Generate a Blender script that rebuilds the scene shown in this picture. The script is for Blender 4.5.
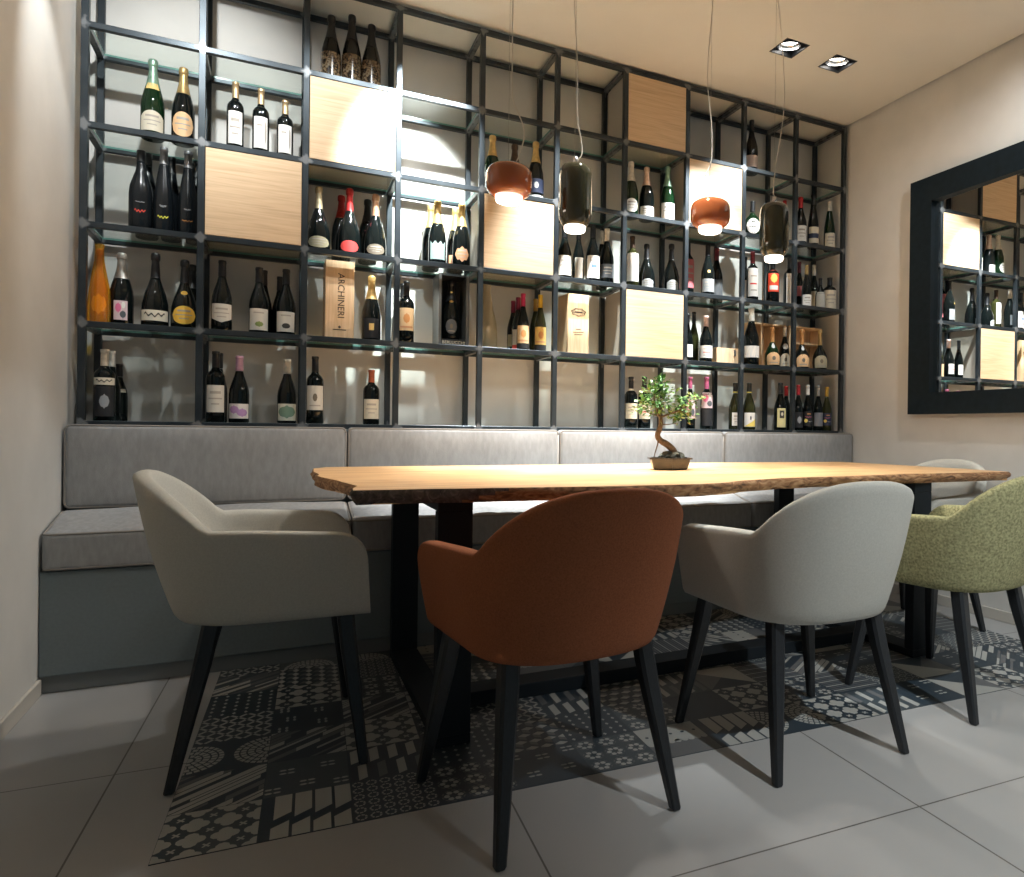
import bpy, bmesh, math, random
from mathutils import Vector, Matrix
PI = math.pi
for o in list(bpy.data.objects):
    bpy.data.objects.remove(o, do_unlink=True)
SC = bpy.context.scene
COL = SC.collection

# ------------------------------------------------------------------ camera
EYE = 0.930
def make_camera():
    cam = bpy.data.cameras.new('camera')
    cam.sensor_fit = 'HORIZONTAL'; cam.sensor_width = 36.0
    cam.lens = 703.77 / 1024 * 36.0
    cam.shift_x = -(635.48 - 512) / 1024
    cam.shift_y = (430.82 - 438.5) / 1024
    cam.clip_start = 0.02
    o = bpy.data.objects.new('camera', cam); COL.objects.link(o)
    yaw, pitch, roll = map(math.radians, (27.017, -0.115, 0.739))
    f = Vector((math.sin(yaw)*math.cos(pitch), math.cos(yaw)*math.cos(pitch), math.sin(pitch)))
    r = Vector((math.cos(yaw), -math.sin(yaw), 0)); u = r.cross(f)
    r2 = r*math.cos(roll) + u*math.sin(roll); u2 = -r*math.sin(roll) + u*math.cos(roll)
    m = Matrix((r2, u2, -f)).transposed().to_4x4()
    m.translation = (0, 0, EYE)
    o.matrix_world = m
    SC.camera = o
make_camera()
SC.view_settings.view_transform = 'Standard'
SC.view_settings.look = 'None'
SC.view_settings.exposure = 0.0
SC.view_settings.gamma = 1.0
SC.view_settings.use_curve_mapping = False

# ------------------------------------------------------------------ light
W = bpy.data.worlds.new('world'); SC.world = W; W.use_nodes = True
W.node_tree.nodes['Background'].inputs[0].default_value = (0.55, 0.85, 1.0, 1)
W.node_tree.nodes['Background'].inputs[1].default_value = 0.17
WARM = (1.0, 0.86, 0.70); NEUT = (0.96, 1.0, 1.0); COOL=(0.9,0.97,1.0)
CEIL = 2.873
def spot(name, loc, aim, watts, deg, blend=0.35, col=NEUT, rad=0.03):
    l = bpy.data.lights.new(name, 'SPOT'); l.energy = watts; l.color = col
    l.spot_size = math.radians(deg); l.spot_blend = blend; l.shadow_soft_size = rad
    o = bpy.data.objects.new(name, l); COL.objects.link(o); o.location = loc
    o.rotation_euler = (Vector(aim)-Vector(loc)).to_track_quat('-Z', 'Y').to_euler()
    return o
SPOTS_XY = [(2.298, 2.8415), (2.618, 2.8415)]
PEND_W, PEND_C = 40.0, (1.0, 0.94, 0.85)
spot('shelf_beam', (0.72, 2.80, CEIL-.015), (0.52, 3.66, 1.98), 560, 44, 0.6, rad=.02)
spot('shelf_beam', (0.35, 2.60, CEIL-.015), (0.20, 3.45, 1.9), 55, 64, 0.6, rad=.02)
spot('shelf_beam', (-0.32, 2.50, CEIL-.015), (-0.35, 3.69, 2.30), 75, 64, 0.8, rad=.02)
spot('bench_beam', (1.25, 3.17, CEIL-.015), (1.25, 3.13, .55), 640, 50, 0.7, rad=.025)
spot('bench_beam', (1.25, 3.04, CEIL-.015), (-.48, 2.78, 0.1), 42, 34, 0.3, rad=.02)
spot('recessed_beam', (SPOTS_XY[0][0], SPOTS_XY[0][1], CEIL-.012), (1.93, 3.40, 1.60), 380, 50, 0.6, rad=.02)
spot('recessed_beam', (SPOTS_XY[1][0], SPOTS_XY[1][1], CEIL-.012), (2.30, 3.45, 1.7), 115, 64, 0.6, rad=.02)
spot('table_beam', (1.30, 2.35, CEIL-.015), (1.35, 2.55, .76), 200, 58, 0.8)
spot('aisle_beam', (1.65, -0.45, CEIL-.015), (2.35, .95, 0), 335, 74, 0.9, rad=.02)
spot('wall_beam', (2.65, 1.5, CEIL-.015), (3.2, 2.2, 1.7), 66, 100, 0.8)
spot('wall_beam', (-0.25, 1.9, CEIL-.015), (-.72, 2.5, 2.0), 16, 80, 0.8)
spot('wall_beam', (-0.40, 2.78, CEIL-.015), (-.712, 3.14, 1.75), 55, 46, 0.8, rad=.02)


# ------------------------------------------------------------------ materials
def mat(name, col, rough=0.5, metal=0.0, spec=0.5, coat=0.0, noise=0.0, nscale=20.0, bump=0.0, bscale=200.0, stretch=None):
    m = bpy.data.materials.new(name); m.use_nodes = True
    nt = m.node_tree; b = nt.nodes['Principled BSDF']
    b.inputs['Base Color'].default_value = (*col, 1); b.inputs['Roughness'].default_value = rough
    b.inputs['Metallic'].default_value = metal; b.inputs['Specular IOR Level'].default_value = spec
    b.inputs['Coat Weight'].default_value = coat; b.inputs['Coat Roughness'].default_value = 0.05
    if noise or bump:
        tc = nt.nodes.new('ShaderNodeTexCoord'); vec = tc.outputs['Object']
        if stretch:
            mp = nt.nodes.new('ShaderNodeMapping'); mp.inputs['Scale'].default_value = stretch
            nt.links.new(vec, mp.inputs['Vector']); vec = mp.outputs['Vector']
    if noise:
        n = nt.nodes.new('ShaderNodeTexNoise'); n.inputs['Scale'].default_value = nscale; n.inputs['Detail'].default_value = 4
        nt.links.new(vec, n.inputs['Vector'])
        r = nt.nodes.new('ShaderNodeValToRGB')
        r.color_ramp.elements[0].position = 0.3; r.color_ramp.elements[1].position = 0.7
        r.color_ramp.elements[0].color = (*[c*(1-noise) for c in col], 1)
        r.color_ramp.elements[1].color = (*[min(1, c*(1+noise)) for c in col], 1)
        nt.links.new(n.outputs['Fac'], r.inputs['Fac']); nt.links.new(r.outputs['Color'], b.inputs['Base Color'])
    if bump:
        n2 = nt.nodes.new('ShaderNodeTexNoise'); n2.inputs['Scale'].default_value = bscale; n2.inputs['Detail'].default_value = 3
        nt.links.new(vec, n2.inputs['Vector'])
        bp = nt.nodes.new('ShaderNodeBump'); bp.inputs['Strength'].default_value = bump; bp.inputs['Distance'].default_value = 0.002
        nt.links.new(n2.outputs['Fac'], bp.inputs['Height']); nt.links.new(bp.outputs['Normal'], b.inputs['Normal'])
    return m

def ramp_mat(name, stops, scale, stretch, rough, kind='noise', distortion=1.0, bump=0.0, coat=0.0):
    """streaky grain: stretched noise through a colour ramp"""
    m = bpy.data.materials.new(name); m.use_nodes = True
    nt = m.node_tree; b = nt.nodes['Principled BSDF']
    tc = nt.nodes.new('ShaderNodeTexCoord'); mp = nt.nodes.new('ShaderNodeMapping'); mp.inputs['Scale'].default_value = stretch
    nt.links.new(tc.outputs['Object'], mp.inputs['Vector'])
    n = nt.nodes.new('ShaderNodeTexNoise'); n.inputs['Scale'].default_value = scale; n.inputs['Detail'].default_value = 6
    n.inputs['Distortion'].default_value = distortion
    nt.links.new(mp.outputs['Vector'], n.inputs['Vector'])
    r = nt.nodes.new('ShaderNodeValToRGB'); cr = r.color_ramp
    while len(cr.elements) < len(stops): cr.elements.new(0.5)
    for e, (p, c) in zip(cr.elements, stops): e.position = p; e.color = (*c, 1)
    nt.links.new(n.outputs['Fac'], r.inputs['Fac']); nt.links.new(r.outputs['Color'], b.inputs['Base Color'])
    b.inputs['Roughness'].default_value = rough; b.inputs['Coat Weight'].default_value = coat
    if bump:
        bp = nt.nodes.new('ShaderNodeBump'); bp.inputs['Strength'].default_value = bump; bp.inputs['Distance'].default_value = 0.003
        nt.links.new(n.outputs['Fac'], bp.inputs['Height']); nt.links.new(bp.outputs['Normal'], b.inputs['Normal'])
    return m

def glass_mat(name, tint, refl=0.10, edge=None):
    m = bpy.data.materials.new(name); m.use_nodes = True
    nt = m.node_tree; nt.nodes.clear()
    out = nt.nodes.new('ShaderNodeOutputMaterial'); mix = nt.nodes.new('ShaderNodeMixShader')
    t = nt.nodes.new('ShaderNodeBsdfTransparent'); g = nt.nodes.new('ShaderNodeBsdfGlossy')
    t.inputs[0].default_value = (*tint, 1); g.inputs['Roughness'].default_value = 0.04
    lw = nt.nodes.new('ShaderNodeLayerWeight'); pw = nt.nodes.new('ShaderNodeMath'); pw.operation = 'POWER'; pw.inputs[1].default_value = 5.0
    nt.links.new(lw.outputs['Facing'], pw.inputs[0]); lw.inputs[0].default_value = 0.5
    ma = nt.nodes.new('ShaderNodeMath'); ma.operation = 'MULTIPLY_ADD'; ma.inputs[1].default_value = 0.55; ma.inputs[2].default_value = refl
    nt.links.new(pw.outputs[0], ma.inputs[0]); nt.links.new(ma.outputs[0], mix.inputs[0])
    nt.links.new(t.outputs[0], mix.inputs[1]); nt.links.new(g.outputs[0], mix.inputs[2])
    nt.links.new(mix.outputs[0], out.inputs[0])
    return m

def emit_mat(name, col, strength):
    m = bpy.data.materials.new(name); m.use_nodes = True
    b = m.node_tree.nodes['Principled BSDF']
    b.inputs['Base Color'].default_value = (*col, 1)
    b.inputs['Emission Color'].default_value = (*col, 1); b.inputs['Emission Strength'].default_value = strength
    return m

M = {}
M['wall'] = mat('wall_plaster', (0.645, 0.63, 0.60), 0.9, noise=0.04, nscale=6, bump=0.15, bscale=60)
M['ceiling'] = mat('ceiling_paint', (0.70, 0.67, 0.60), 0.9, noise=0.02, nscale=4)
M['skirting'] = mat('skirting_paint', (0.52, 0.49, 0.44), 0.5)
M['fabric_beige'] = mat('beige_upholstery', (0.50, 0.495, 0.455), 0.95, spec=0.15, noise=0.07, nscale=220, bump=0.35, bscale=900)
M['fabric_orange'] = mat('burnt_orange_upholstery', (0.315, 0.112, 0.054), 0.95, spec=0.15, noise=0.16, nscale=260, bump=0.4, bscale=900)
M['fabric_green'] = mat('moss_green_upholstery', (0.315, 0.305, 0.165), 0.95, spec=0.15, noise=0.42, nscale=130, bump=0.4, bscale=800)
M['fabric_grey'] = mat('taupe_bench_fabric', (0.285, 0.285, 0.285), 0.95, spec=0.15, noise=0.10, nscale=60, bump=0.3, bscale=500, stretch=(1, 1, 0.35))
M['piping'] = mat('taupe_piping', (0.24, 0.22, 0.20), 0.9, spec=0.2)
M['bench_panel'] = mat('taupe_panel', (0.155, 0.185, 0.195), 0.8, noise=0.05, nscale=90)
M['plinth'] = mat('grey_plinth', (0.16, 0.17, 0.17), 0.6)
M['leg_dark'] = mat('black_stained_wood', (0.012, 0.014, 0.017), 0.42, noise=0.3, nscale=40, stretch=(8, 8, 1))
M['table_steel'] = mat('dark_table_steel', (0.008, 0.012, 0.016), 0.6, spec=0.25)
M['oak'] = ramp_mat('pale_oak', [(0.30, (0.58, 0.405, 0.245)), (0.5, (0.67, 0.485, 0.305)), (0.72, (0.73, 0.545, 0.355))], 9.0, (0.5, 1, 13.0), 0.55, distortion=0.6)
M['crate'] = ramp_mat('pine_crate', [(0.30, (0.62, 0.42, 0.24)), (0.55, (0.74, 0.53, 0.33)), (0.75, (0.80, 0.60, 0.40))], 12.0, (6.0, 6.0, 0.5), 0.6, distortion=0.4)
M['carcass'] = mat('cupboard_side', (0.40, 0.36, 0.31), 0.7)
M['slab'] = ramp_mat('table_slab_wood', [(0.22, (0.40, 0.19, 0.08)), (0.42, (0.60, 0.34, 0.15)), (0.56, (0.72, 0.45, 0.22)), (0.75, (0.78, 0.54, 0.30))], 5.0, (0.35, 5.0, 1.0), 0.38, distortion=1.6)
M['bark'] = ramp_mat('live_edge', [(0.30, (0.07, 0.035, 0.018)), (0.5, (0.33, 0.165, 0.075)), (0.72, (0.55, 0.34, 0.18))], 14.0, (1.0, 1.0, 3.0), 0.75, distortion=2.0, bump=0.8)
M['sawcut'] = ramp_mat('rough_saw_cut', [(0.30, (0.04, 0.034, 0.03)), (0.55, (0.11, 0.09, 0.08)), (0.78, (0.26, 0.22, 0.19))], 30.0, (1.0, 1.0, 1.0), 0.85, distortion=2.5, bump=1.0)
M['mirror_frame'] = mat('black_mirror_frame', (0.008, 0.015, 0.021), 0.55, spec=0.15, noise=0.2, nscale=30)
M['mirror'] = mat('mirror_glass', (0.86, 0.88, 0.88), 0.0, metal=1.0)
M['shade_orange'] = mat('orange_blown_glass', (0.36, 0.095, 0.03), 0.05, coat=0.6)
M['shade_green'] = mat('olive_blown_glass', (0.030, 0.030, 0.016), 0.05, coat=0.6)
M['opal'] = emit_mat('lit_opal_glass', (1.0, 0.88, 0.74), 7.0)
M['chrome'] = mat('brushed_chrome', (0.7, 0.7, 0.7), 0.25, metal=1.0)
M['cord'] = mat('clear_cord', (0.62, 0.58, 0.52), 0.4)
M['wire'] = mat('steel_wire', (0.35, 0.33, 0.30), 0.4, metal=0.6)
M['can_black'] = mat('black_downlight', (0.012, 0.013, 0.015), 0.4)
M['reflector'] = mat('downlight_reflector', (0.8, 0.8, 0.8), 0.18, metal=1.0)
M['lamp_face'] = emit_mat('lit_lamp_face', (1.0, 0.96, 0.9), 14.0)
M['glass'] = glass_mat('shelf_glass', (0.95, 0.98, 0.965), 0.03)
M['glass_edge'] = mat('shelf_glass_edge', (0.16, 0.34, 0.30), 0.15)
M['cello_amber'] = None
def steel_mat():
    m = mat('raw_welded_steel', (0.05, 0.06, 0.07), 0.38, metal=0.6)
    nt = m.node_tree; b = nt.nodes['Principled BSDF']; N = nt.nodes.new; L = nt.links.new
    tc = N('ShaderNodeTexCoord'); sx = N('ShaderNodeSeparateXYZ'); L(tc.outputs['Object'], sx.inputs[0])
    def mth(op, a, bb=None, cc=None):
        n = N('ShaderNodeMath'); n.operation = op
        for i, v in enumerate((a, bb, cc)):
            if v is None: continue
            if isinstance(v, (int, float)): n.inputs[i].default_value = v
            else: L(v, n.inputs[i])
        return n.outputs[0]
    def near(axis, off, per):
        t = mth('ADD', mth('DIVIDE', mth('SUBTRACT', axis, off), per), 100.5)
        return mth('MULTIPLY', mth('ABSOLUTE', mth('SUBTRACT', mth('FRACT', t), 0.5)), per)
    dx = near(sx.outputs['X'], PX0, PW); dz = near(sx.outputs['Z'], PZ0, PH)
    nz = N('ShaderNodeTexNoise'); nz.inputs['Scale'].default_value = 26; L(tc.outputs['Object'], nz.inputs['Vector'])
    d = mth('ADD', mth('ADD', dx, dz), mth('MULTIPLY', mth('SUBTRACT', nz.outputs['Fac'], 0.5), 0.06))
    k = N('ShaderNodeMapRange'); k.inputs['From Min'].default_value = 0.028; k.inputs['From Max'].default_value = 0.016
    L(d, k.inputs['Value'])
    n2 = N('ShaderNodeTexNoise'); n2.inputs['Scale'].default_value = 9; L(tc.outputs['Object'], n2.inputs['Vector'])
    r = N('ShaderNodeValToRGB'); r.color_ramp.elements[0].color = (0.014, 0.021, 0.027, 1); r.color_ramp.elements[1].color = (0.060, 0.072, 0.082, 1)
    L(n2.outputs['Fac'], r.inputs['Fac'])
    mx = N('ShaderNodeMix'); mx.data_type = 'RGBA'; L(k.outputs[0], mx.inputs[0]); L(r.outputs['Color'], mx.inputs[6])
    mx.inputs[7].default_value = (0.19, 0.20, 0.21, 1)
    L(mx.outputs[2], b.inputs['Base Color'])
    return m
PX0, PW, PZ0, PH = -0.6706, 0.38508, 0.9254, 0.384
M['steel'] = steel_mat()

def floor_mat():
    m = mat('floor_tile', (0.34, 0.315, 0.28), 0.38)
    nt = m.node_tree; b = nt.nodes['Principled BSDF']; N = nt.nodes.new; L = nt.links.new
    tc = N('ShaderNodeTexCoord'); mp = N('ShaderNodeMapping'); mp.vector_type = 'TEXTURE'
    mp.inputs['Location'].default_value = (-0.372, 2.275, 0); mp.inputs['Rotation'].default_value = (0, 0, -math.radians(2.41))
    L(tc.outputs['Object'], mp.inputs['Vector'])
    sx = N('ShaderNodeSeparateXYZ'); L(mp.outputs['Vector'], sx.inputs[0])
    def mth(op, a, bb=None):
        n = N('ShaderNodeMath'); n.operation = op
        for i, v in enumerate((a, bb)):
            if v is None: continue
            if isinstance(v, (int, float)): n.inputs[i].default_value = v
            else: L(v, n.inputs[i])
        return n.outputs[0]
    def line(ax, per):
        t = mth('ADD', mth('DIVIDE', ax, per), 50.5)
        return mth('MULTIPLY', mth('ABSOLUTE', mth('SUBTRACT', mth('FRACT', t), 0.5)), per)
    d = mth('MINIMUM', line(sx.outputs['X'], 0.925), line(sx.outputs['Y'], 0.965))
    k = mth('LESS_THAN', d, 0.0022)
    nz = N('ShaderNodeTexNoise'); nz.inputs['Scale'].default_value = 3; nz.inputs['Detail'].default_value = 6; L(tc.outputs['Object'], nz.inputs['Vector'])
    r = N('ShaderNodeValToRGB'); r.color_ramp.elements[0].color = (0.315, 0.315, 0.315, 1); r.color_ramp.elements[1].color = (0.375, 0.375, 0.372, 1)
    L(nz.outputs['Fac'], r.inputs['Fac'])
    mx = N('ShaderNodeMix'); mx.data_type = 'RGBA'; L(k, mx.inputs[0]); L(r.outputs['Color'], mx.inputs[6]); mx.inputs[7].default_value = (0.10, 0.095, 0.085, 1)
    L(mx.outputs[2], b.inputs['Base Color'])
    return m
M['floor'] = floor_mat()

# glass and foil palette of the bottles
PAL = {
 'g_black': mat('bottle_black', (0.004, 0.006, 0.006), 0.035, spec=0.4), 'g_matte': mat('bottle_matte_black', (0.006, 0.008, 0.010), 0.22, spec=0.35),
 'g_green': mat('bottle_green', (0.004, 0.020, 0.007), 0.06, spec=0.45), 'g_olive': mat('bottle_olive', (0.028, 0.030, 0.010), 0.07, spec=0.45)}
def foil(n, c, metal=0.7, rough=0.35): PAL[n] = mat('foil_'+n, c, rough, metal=metal, noise=0.15, nscale=60)
for n, c in dict(black=(0.010, 0.011, 0.013), gold=(0.72, 0.50, 0.20), brown=(0.08, 0.05, 0.035), bronze=(0.50, 0.36, 0.20), palegreen=(0.26, 0.42, 0.32), ivory=(0.66, 0.60, 0.50),
        rose=(0.72, 0.52, 0.42), red=(0.48, 0.035, 0.035), red2=(0.34, 0.02, 0.03), grey=(0.25, 0.25, 0.26), khaki=(0.40, 0.34, 0.22), browngold=(0.55, 0.33, 0.20), whitefoil=(0.72, 0.70, 0.66),
        darkred=(0.16, 0.012, 0.02), goldcap=(0.48, 0.33, 0.14), greyfoil=(0.42, 0.40, 0.37), magenta=(0.50, 0.03, 0.10), magenta2=(0.20, 0.015, 0.05), yellowfoil=(0.80, 0.50, 0.05), ochre=(0.42, 0.26, 0.06),
        blushfoil=(0.72, 0.54, 0.52), orangefoil=(0.78, 0.40, 0.16), silverfoil=(0.62, 0.60, 0.56), pinkfoil=(0.62, 0.36, 0.50), pinkfoil2=(0.42, 0.10, 0.20), rust=(0.46, 0.12, 0.05),
        blackgold=(0.014, 0.014, 0.012), orangefoil2=(0.62, 0.36, 0.06)).items():
    foil(n, c, metal=0.0 if n in ('black', 'ivory', 'whitefoil', 'pinkfoil2', 'blushfoil', 'rust', 'darkred', 'red2', 'blackgold', 'orangefoil2', 'pinkfoil') else 0.55)
def paper(n, c): PAL['p_'+n] = mat('label_'+n, c, 0.6)
for n, c in dict(white=(0.78, 0.76, 0.72), cream=(0.66, 0.60, 0.48), ivorylab=(0.64, 0.60, 0.53), blush=(0.68, 0.54, 0.48), peach=(0.76, 0.48, 0.26), navy=(0.02, 0.03, 0.07), silver=(0.52, 0.53, 0.53),
        khaki=(0.34, 0.31, 0.20), khakilab=(0.44, 0.40, 0.28), redlab=(0.62, 0.055, 0.05), bronzelab=(0.17, 0.14, 0.10), teal=(0.26, 0.36, 0.34), copper=(0.58, 0.30, 0.16), slate=(0.09, 0.10, 0.11), greylab=(0.28, 0.29, 0.30),
        greylab2=(0.20, 0.20, 0.22), rosered=(0.55, 0.16, 0.18), fire=(0.72, 0.06, 0.02), palelab=(0.54, 0.54, 0.50), pinkpic=(0.66, 0.50, 0.52), amberlab=(0.80, 0.48, 0.06), charlab=(0.013, 0.014, 0.017), buff=(0.72, 0.52, 0.30),
        honey=(0.72, 0.50, 0.16), lilac=(0.66, 0.62, 0.60), sage=(0.60, 0.60, 0.52), lemon=(0.74, 0.66, 0.34), redink=(0.65, 0.05, 0.03), yellowink=(0.65, 0.62, 0.06), orangeink=(0.5, 0.2, 0.04), greyink=(0.30, 0.31, 0.33),
        gold=(0.70, 0.50, 0.18), ink=(0.05, 0.045, 0.04), faint=(0.40, 0.36, 0.31), blue=(0.12, 0.22, 0.55), green=(0.22, 0.28, 0.08), orange=(0.60, 0.28, 0.10), yellow=(0.85, 0.66, 0.16), violet=(0.42, 0.24, 0.46), sagegreen=(0.16, 0.26, 0.19), pink=(0.70, 0.16, 0.30)).items():
    paper(n, c)
PAL['p_fleck'] = ramp_mat('speckled_gold_wrap', [(0.40, (0.010, 0.009, 0.008)), (0.50, (0.16, 0.10, 0.05)), (0.70, (0.30, 0.25, 0.17))], 55.0, (1, 1, 1), 0.22, distortion=1.5)
def cello(name, col, trans):
    m = bpy.data.materials.new(name); m.use_nodes = True; nt = m.node_tree; nt.nodes.clear()
    out = nt.nodes.new('ShaderNodeOutputMaterial'); a = nt.nodes.new('ShaderNodeMixShader'); c = nt.nodes.new('ShaderNodeMixShader')
    t = nt.nodes.new('ShaderNodeBsdfTransparent'); t.inputs[0].default_value = (*col, 1)
    d = nt.nodes.new('ShaderNodeBsdfTranslucent'); d.inputs[0].default_value = (*col, 1)
    df = nt.nodes.new('ShaderNodeBsdfDiffuse'); df.inputs[0].default_value = (*col, 1)
    g = nt.nodes.new('ShaderNodeBsdfGlossy'); g.inputs['Roughness'].default_value = 0.12
    e = nt.nodes.new('ShaderNodeMixShader'); e.inputs[0].default_value = 0.5
    nt.links.new(d.outputs[0], e.inputs[1]); nt.links.new(df.outputs[0], e.inputs[2])
    a.inputs[0].default_value = trans; nt.links.new(e.outputs[0], a.inputs[1]); nt.links.new(t.outputs[0], a.inputs[2])
    c.inputs[0].default_value = 0.08; nt.links.new(a.outputs[0], c.inputs[1]); nt.links.new(g.outputs[0], c.inputs[2])
    nt.links.new(c.outputs[0], out.inputs[0]); return m
PAL['amber'] = cello('amber_cellophane', (1.0, 0.62, 0.07), 0.72)
PAL['goldwrap'] = cello('clear_gold_cellophane', (0.72, 0.66, 0.50), 0.5)

# ------------------------------------------------------------------ helpers
def obj(name, bm, m, parent=None, smooth=False, mats=None):
    me = bpy.data.meshes.new(name)
    if isinstance(bm, bpy.types.Mesh): me = bm
    else:
        bm.normal_update(); bm.to_mesh(me); bm.free()
    for x in (mats or [m]): me.materials.append(x)
    if smooth:
        for p in me.polygons: p.use_smooth = True
    o = bpy.data.objects.new(name, me); COL.objects.link(o)
    if parent: o.parent = parent
    return o
def tag(o, label, cat, group=None, kind=None):
    o['label'] = label; o['category'] = cat
    if group: o['group'] = group
    if kind: o['kind'] = kind
    return o
def struct(name, bm, m, mats=None):
    o = obj(name, bm, m, mats=mats); o['kind'] = 'structure'; return o
def thing(name, label, cat, loc=(0, 0, 0), rz=0, group=None):
    o = bpy.data.objects.new(name, None); COL.objects.link(o); o.empty_display_size = 0.05
    o.location = loc; o.rotation_euler = (0, 0, rz)
    return tag(o, label, cat, group)
def box(bm, x0, x1, y0, y1, z0, z1, bev=0.0, seg=2, mi=0):
    vs = [bm.verts.new(p) for p in ((x0,y0,z0),(x1,y0,z0),(x1,y1,z0),(x0,y1,z0),(x0,y0,z1),(x1,y0,z1),(x1,y1,z1),(x0,y1,z1))]
    fs = [bm.faces.new([vs[i] for i in q]) for q in ((3,2,1,0),(4,5,6,7),(0,1,5,4),(1,2,6,5),(2,3,7,6),(3,0,4,7))]
    for f in fs: f.material_index = mi
    if bev > 0:
        es = list({e for f in fs for e in f.edges})
        r = bmesh.ops.bevel(bm, geom=es, offset=bev, segments=seg, profile=0.5, affect='EDGES')
    return fs
def BX(*a, **k):
    bm = bmesh.new(); box(bm, *a, **k); return bm
def lathe(bm, prof, seg=20, cap0=True, cap1=True, sy=1.0, mi=0):
    rings = []
    for z, r in prof:
        rings.append([bm.verts.new((r*math.cos(2*PI*i/seg), sy*r*math.sin(2*PI*i/seg), z)) for i in range(seg)])
    for a, b in zip(rings, rings[1:]):
        for i in range(seg):
            f = bm.faces.new((a[i], a[(i+1)%seg], b[(i+1)%seg], b[i])); f.material_index = mi; f.smooth = True
    if cap0: bm.faces.new(rings[0][::-1]).material_index = mi
    if cap1: bm.faces.new(rings[-1]).material_index = mi
def tube(bm, pts, rad, seg=8, cap=True):
    pts = [Vector(p) for p in pts]; n = len(pts)
    rads = rad if isinstance(rad, (list, tuple)) else [rad]*n
    rings = []; up = None
    for i, p in enumerate(pts):
        t = (pts[min(i+1, n-1)] - pts[max(i-1, 0)]).normalized()
        if up is None: up = t.orthogonal().normalized()
        up = (up - t*up.dot(t)).normalized(); s = t.cross(up)
        rings.append([bm.verts.new(p + (up*math.cos(2*PI*k/seg) + s*math.sin(2*PI*k/seg))*rads[i]) for k in range(seg)])
    for a, b in zip(rings, rings[1:]):
        for k in range(seg):
            bm.faces.new((a[k], a[(k+1)%seg], b[(k+1)%seg], b[k])).smooth = True
    if cap: bm.faces.new(rings[0][::-1]); bm.faces.new(rings[-1])
def spline(pts, n=8):
    P = [Vector(p) for p in pts]; P = [P[0]*2-P[1]] + P + [P[-1]*2-P[-2]]; out = []
    for i in range(1, len(P)-2):
        for k in range(n):
            t = k/n; a, b, c, d = P[i-1:i+3]
            out.append(0.5*((2*b) + (c-a)*t + (2*a-5*b+4*c-d)*t*t + (3*b-a-3*c+d)*t**3))
    out.append(P[-2]); return out
def sm(a, b, x):
    t = max(0.0, min(1.0, (x-a)/(b-a))); return t*t*(3-2*t)

# ------------------------------------------------------------------ setting
XL, XR, YB, YF = -0.714, 3.222, 3.69, -3.2
SPOTS = [(2.298, 2.837), (2.618, 2.846)]; SPH = 0.0734
struct('floor', BX(XL-0.1, XR+0.1, YF, YB+0.1, -0.1, 0), M['floor'])
struct('wall_left', BX(XL-0.1, XL, YF, YB, 0, CEIL), M['wall'])
struct('wall_right', BX(XR, XR+0.1, YF, YB, 0, CEIL+0.06), M['wall'])
struct('wall_back', BX(XL-0.1, XR+0.1, YB, YB+0.1, 0, CEIL), M['wall'])
def make_ceiling():
    bm = bmesh.new(); gap = 0.020
    xs = [XL-0.1, SPOTS[0][0]-SPH, SPOTS[0][0]+SPH, SPOTS[1][0]-SPH, SPOTS[1][0]+SPH, XR-gap]
    ys = [YF, 2.8415-SPH, 2.8415+SPH, YB+0.1]
    for i in range(5):
        for j in range(3):
            if j == 1 and i in (1, 3): continue
            box(bm, xs[i], xs[i+1], ys[j], ys[j+1], CEIL, CEIL+0.12)
    struct('ceiling', bm, M['ceiling'])
make_ceiling()
struct('baseboard_left', BX(XL, XL+0.012, YF, 3.04, 0, 0.055, 0.003), M['skirting'])
struct('baseboard_right', BX(XR-0.012, XR, YF, 3.04, 0, 0.055, 0.003), M['skirting'])

# ---- inlaid patterned cement tiles
def clip(poly, x0, x1, y0, y1):
    def cut(P, ax, v, keep):
        out = []
        for i, p in enumerate(P):
            q = P[(i+1) % len(P)]; a = keep*(p[ax]-v) >= 0; b = keep*(q[ax]-v) >= 0
            if a: out.append(p)
            if a != b:
                t = (v-p[ax])/(q[ax]-p[ax]); out.append((p[0]+(q[0]-p[0])*t, p[1]+(q[1]-p[1])*t))
        return out
    for ax, v, k in ((0, x0, 1), (0, x1, -1), (1, y0, 1), (1, y1, -1)):
        if len(poly) < 3: return []
        poly = cut(poly, ax, v, k)
    return poly if len(poly) >= 3 else []
def ngon(cx, cy, r, n=10, sx=1, sy=1, ph=0): return [(cx+r*sx*math.cos(2*PI*i/n+ph), cy+r*sy*math.sin(2*PI*i/n+ph)) for i in range(n)]
def rect(x0, y0, x1, y1): return [(x0, y0), (x1, y0), (x1, y1), (x0, y1)]
def rrect(cx, cy, l, w, a):
    c, s = math.cos(a), math.sin(a)
    return [(cx+c*u*l/2-s*v*w/2, cy+s*u*l/2+c*v*w/2) for u, v in ((-1,-1),(1,-1),(1,1),(-1,1))]
def ring(cx, cy, r0, r1, n, fill=0.7):
    out = []
    for i in range(n):
        a, b = 2*PI*i/n, 2*PI*(i+fill)/n
        out.append([(cx+r0*math.cos(a), cy+r0*math.sin(a)), (cx+r1*math.cos(a), cy+r1*math.sin(a)), (cx+r1*math.cos(b), cy+r1*math.sin(b)), (cx+r0*math.cos(b), cy+r0*math.sin(b))])
    return out
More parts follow.
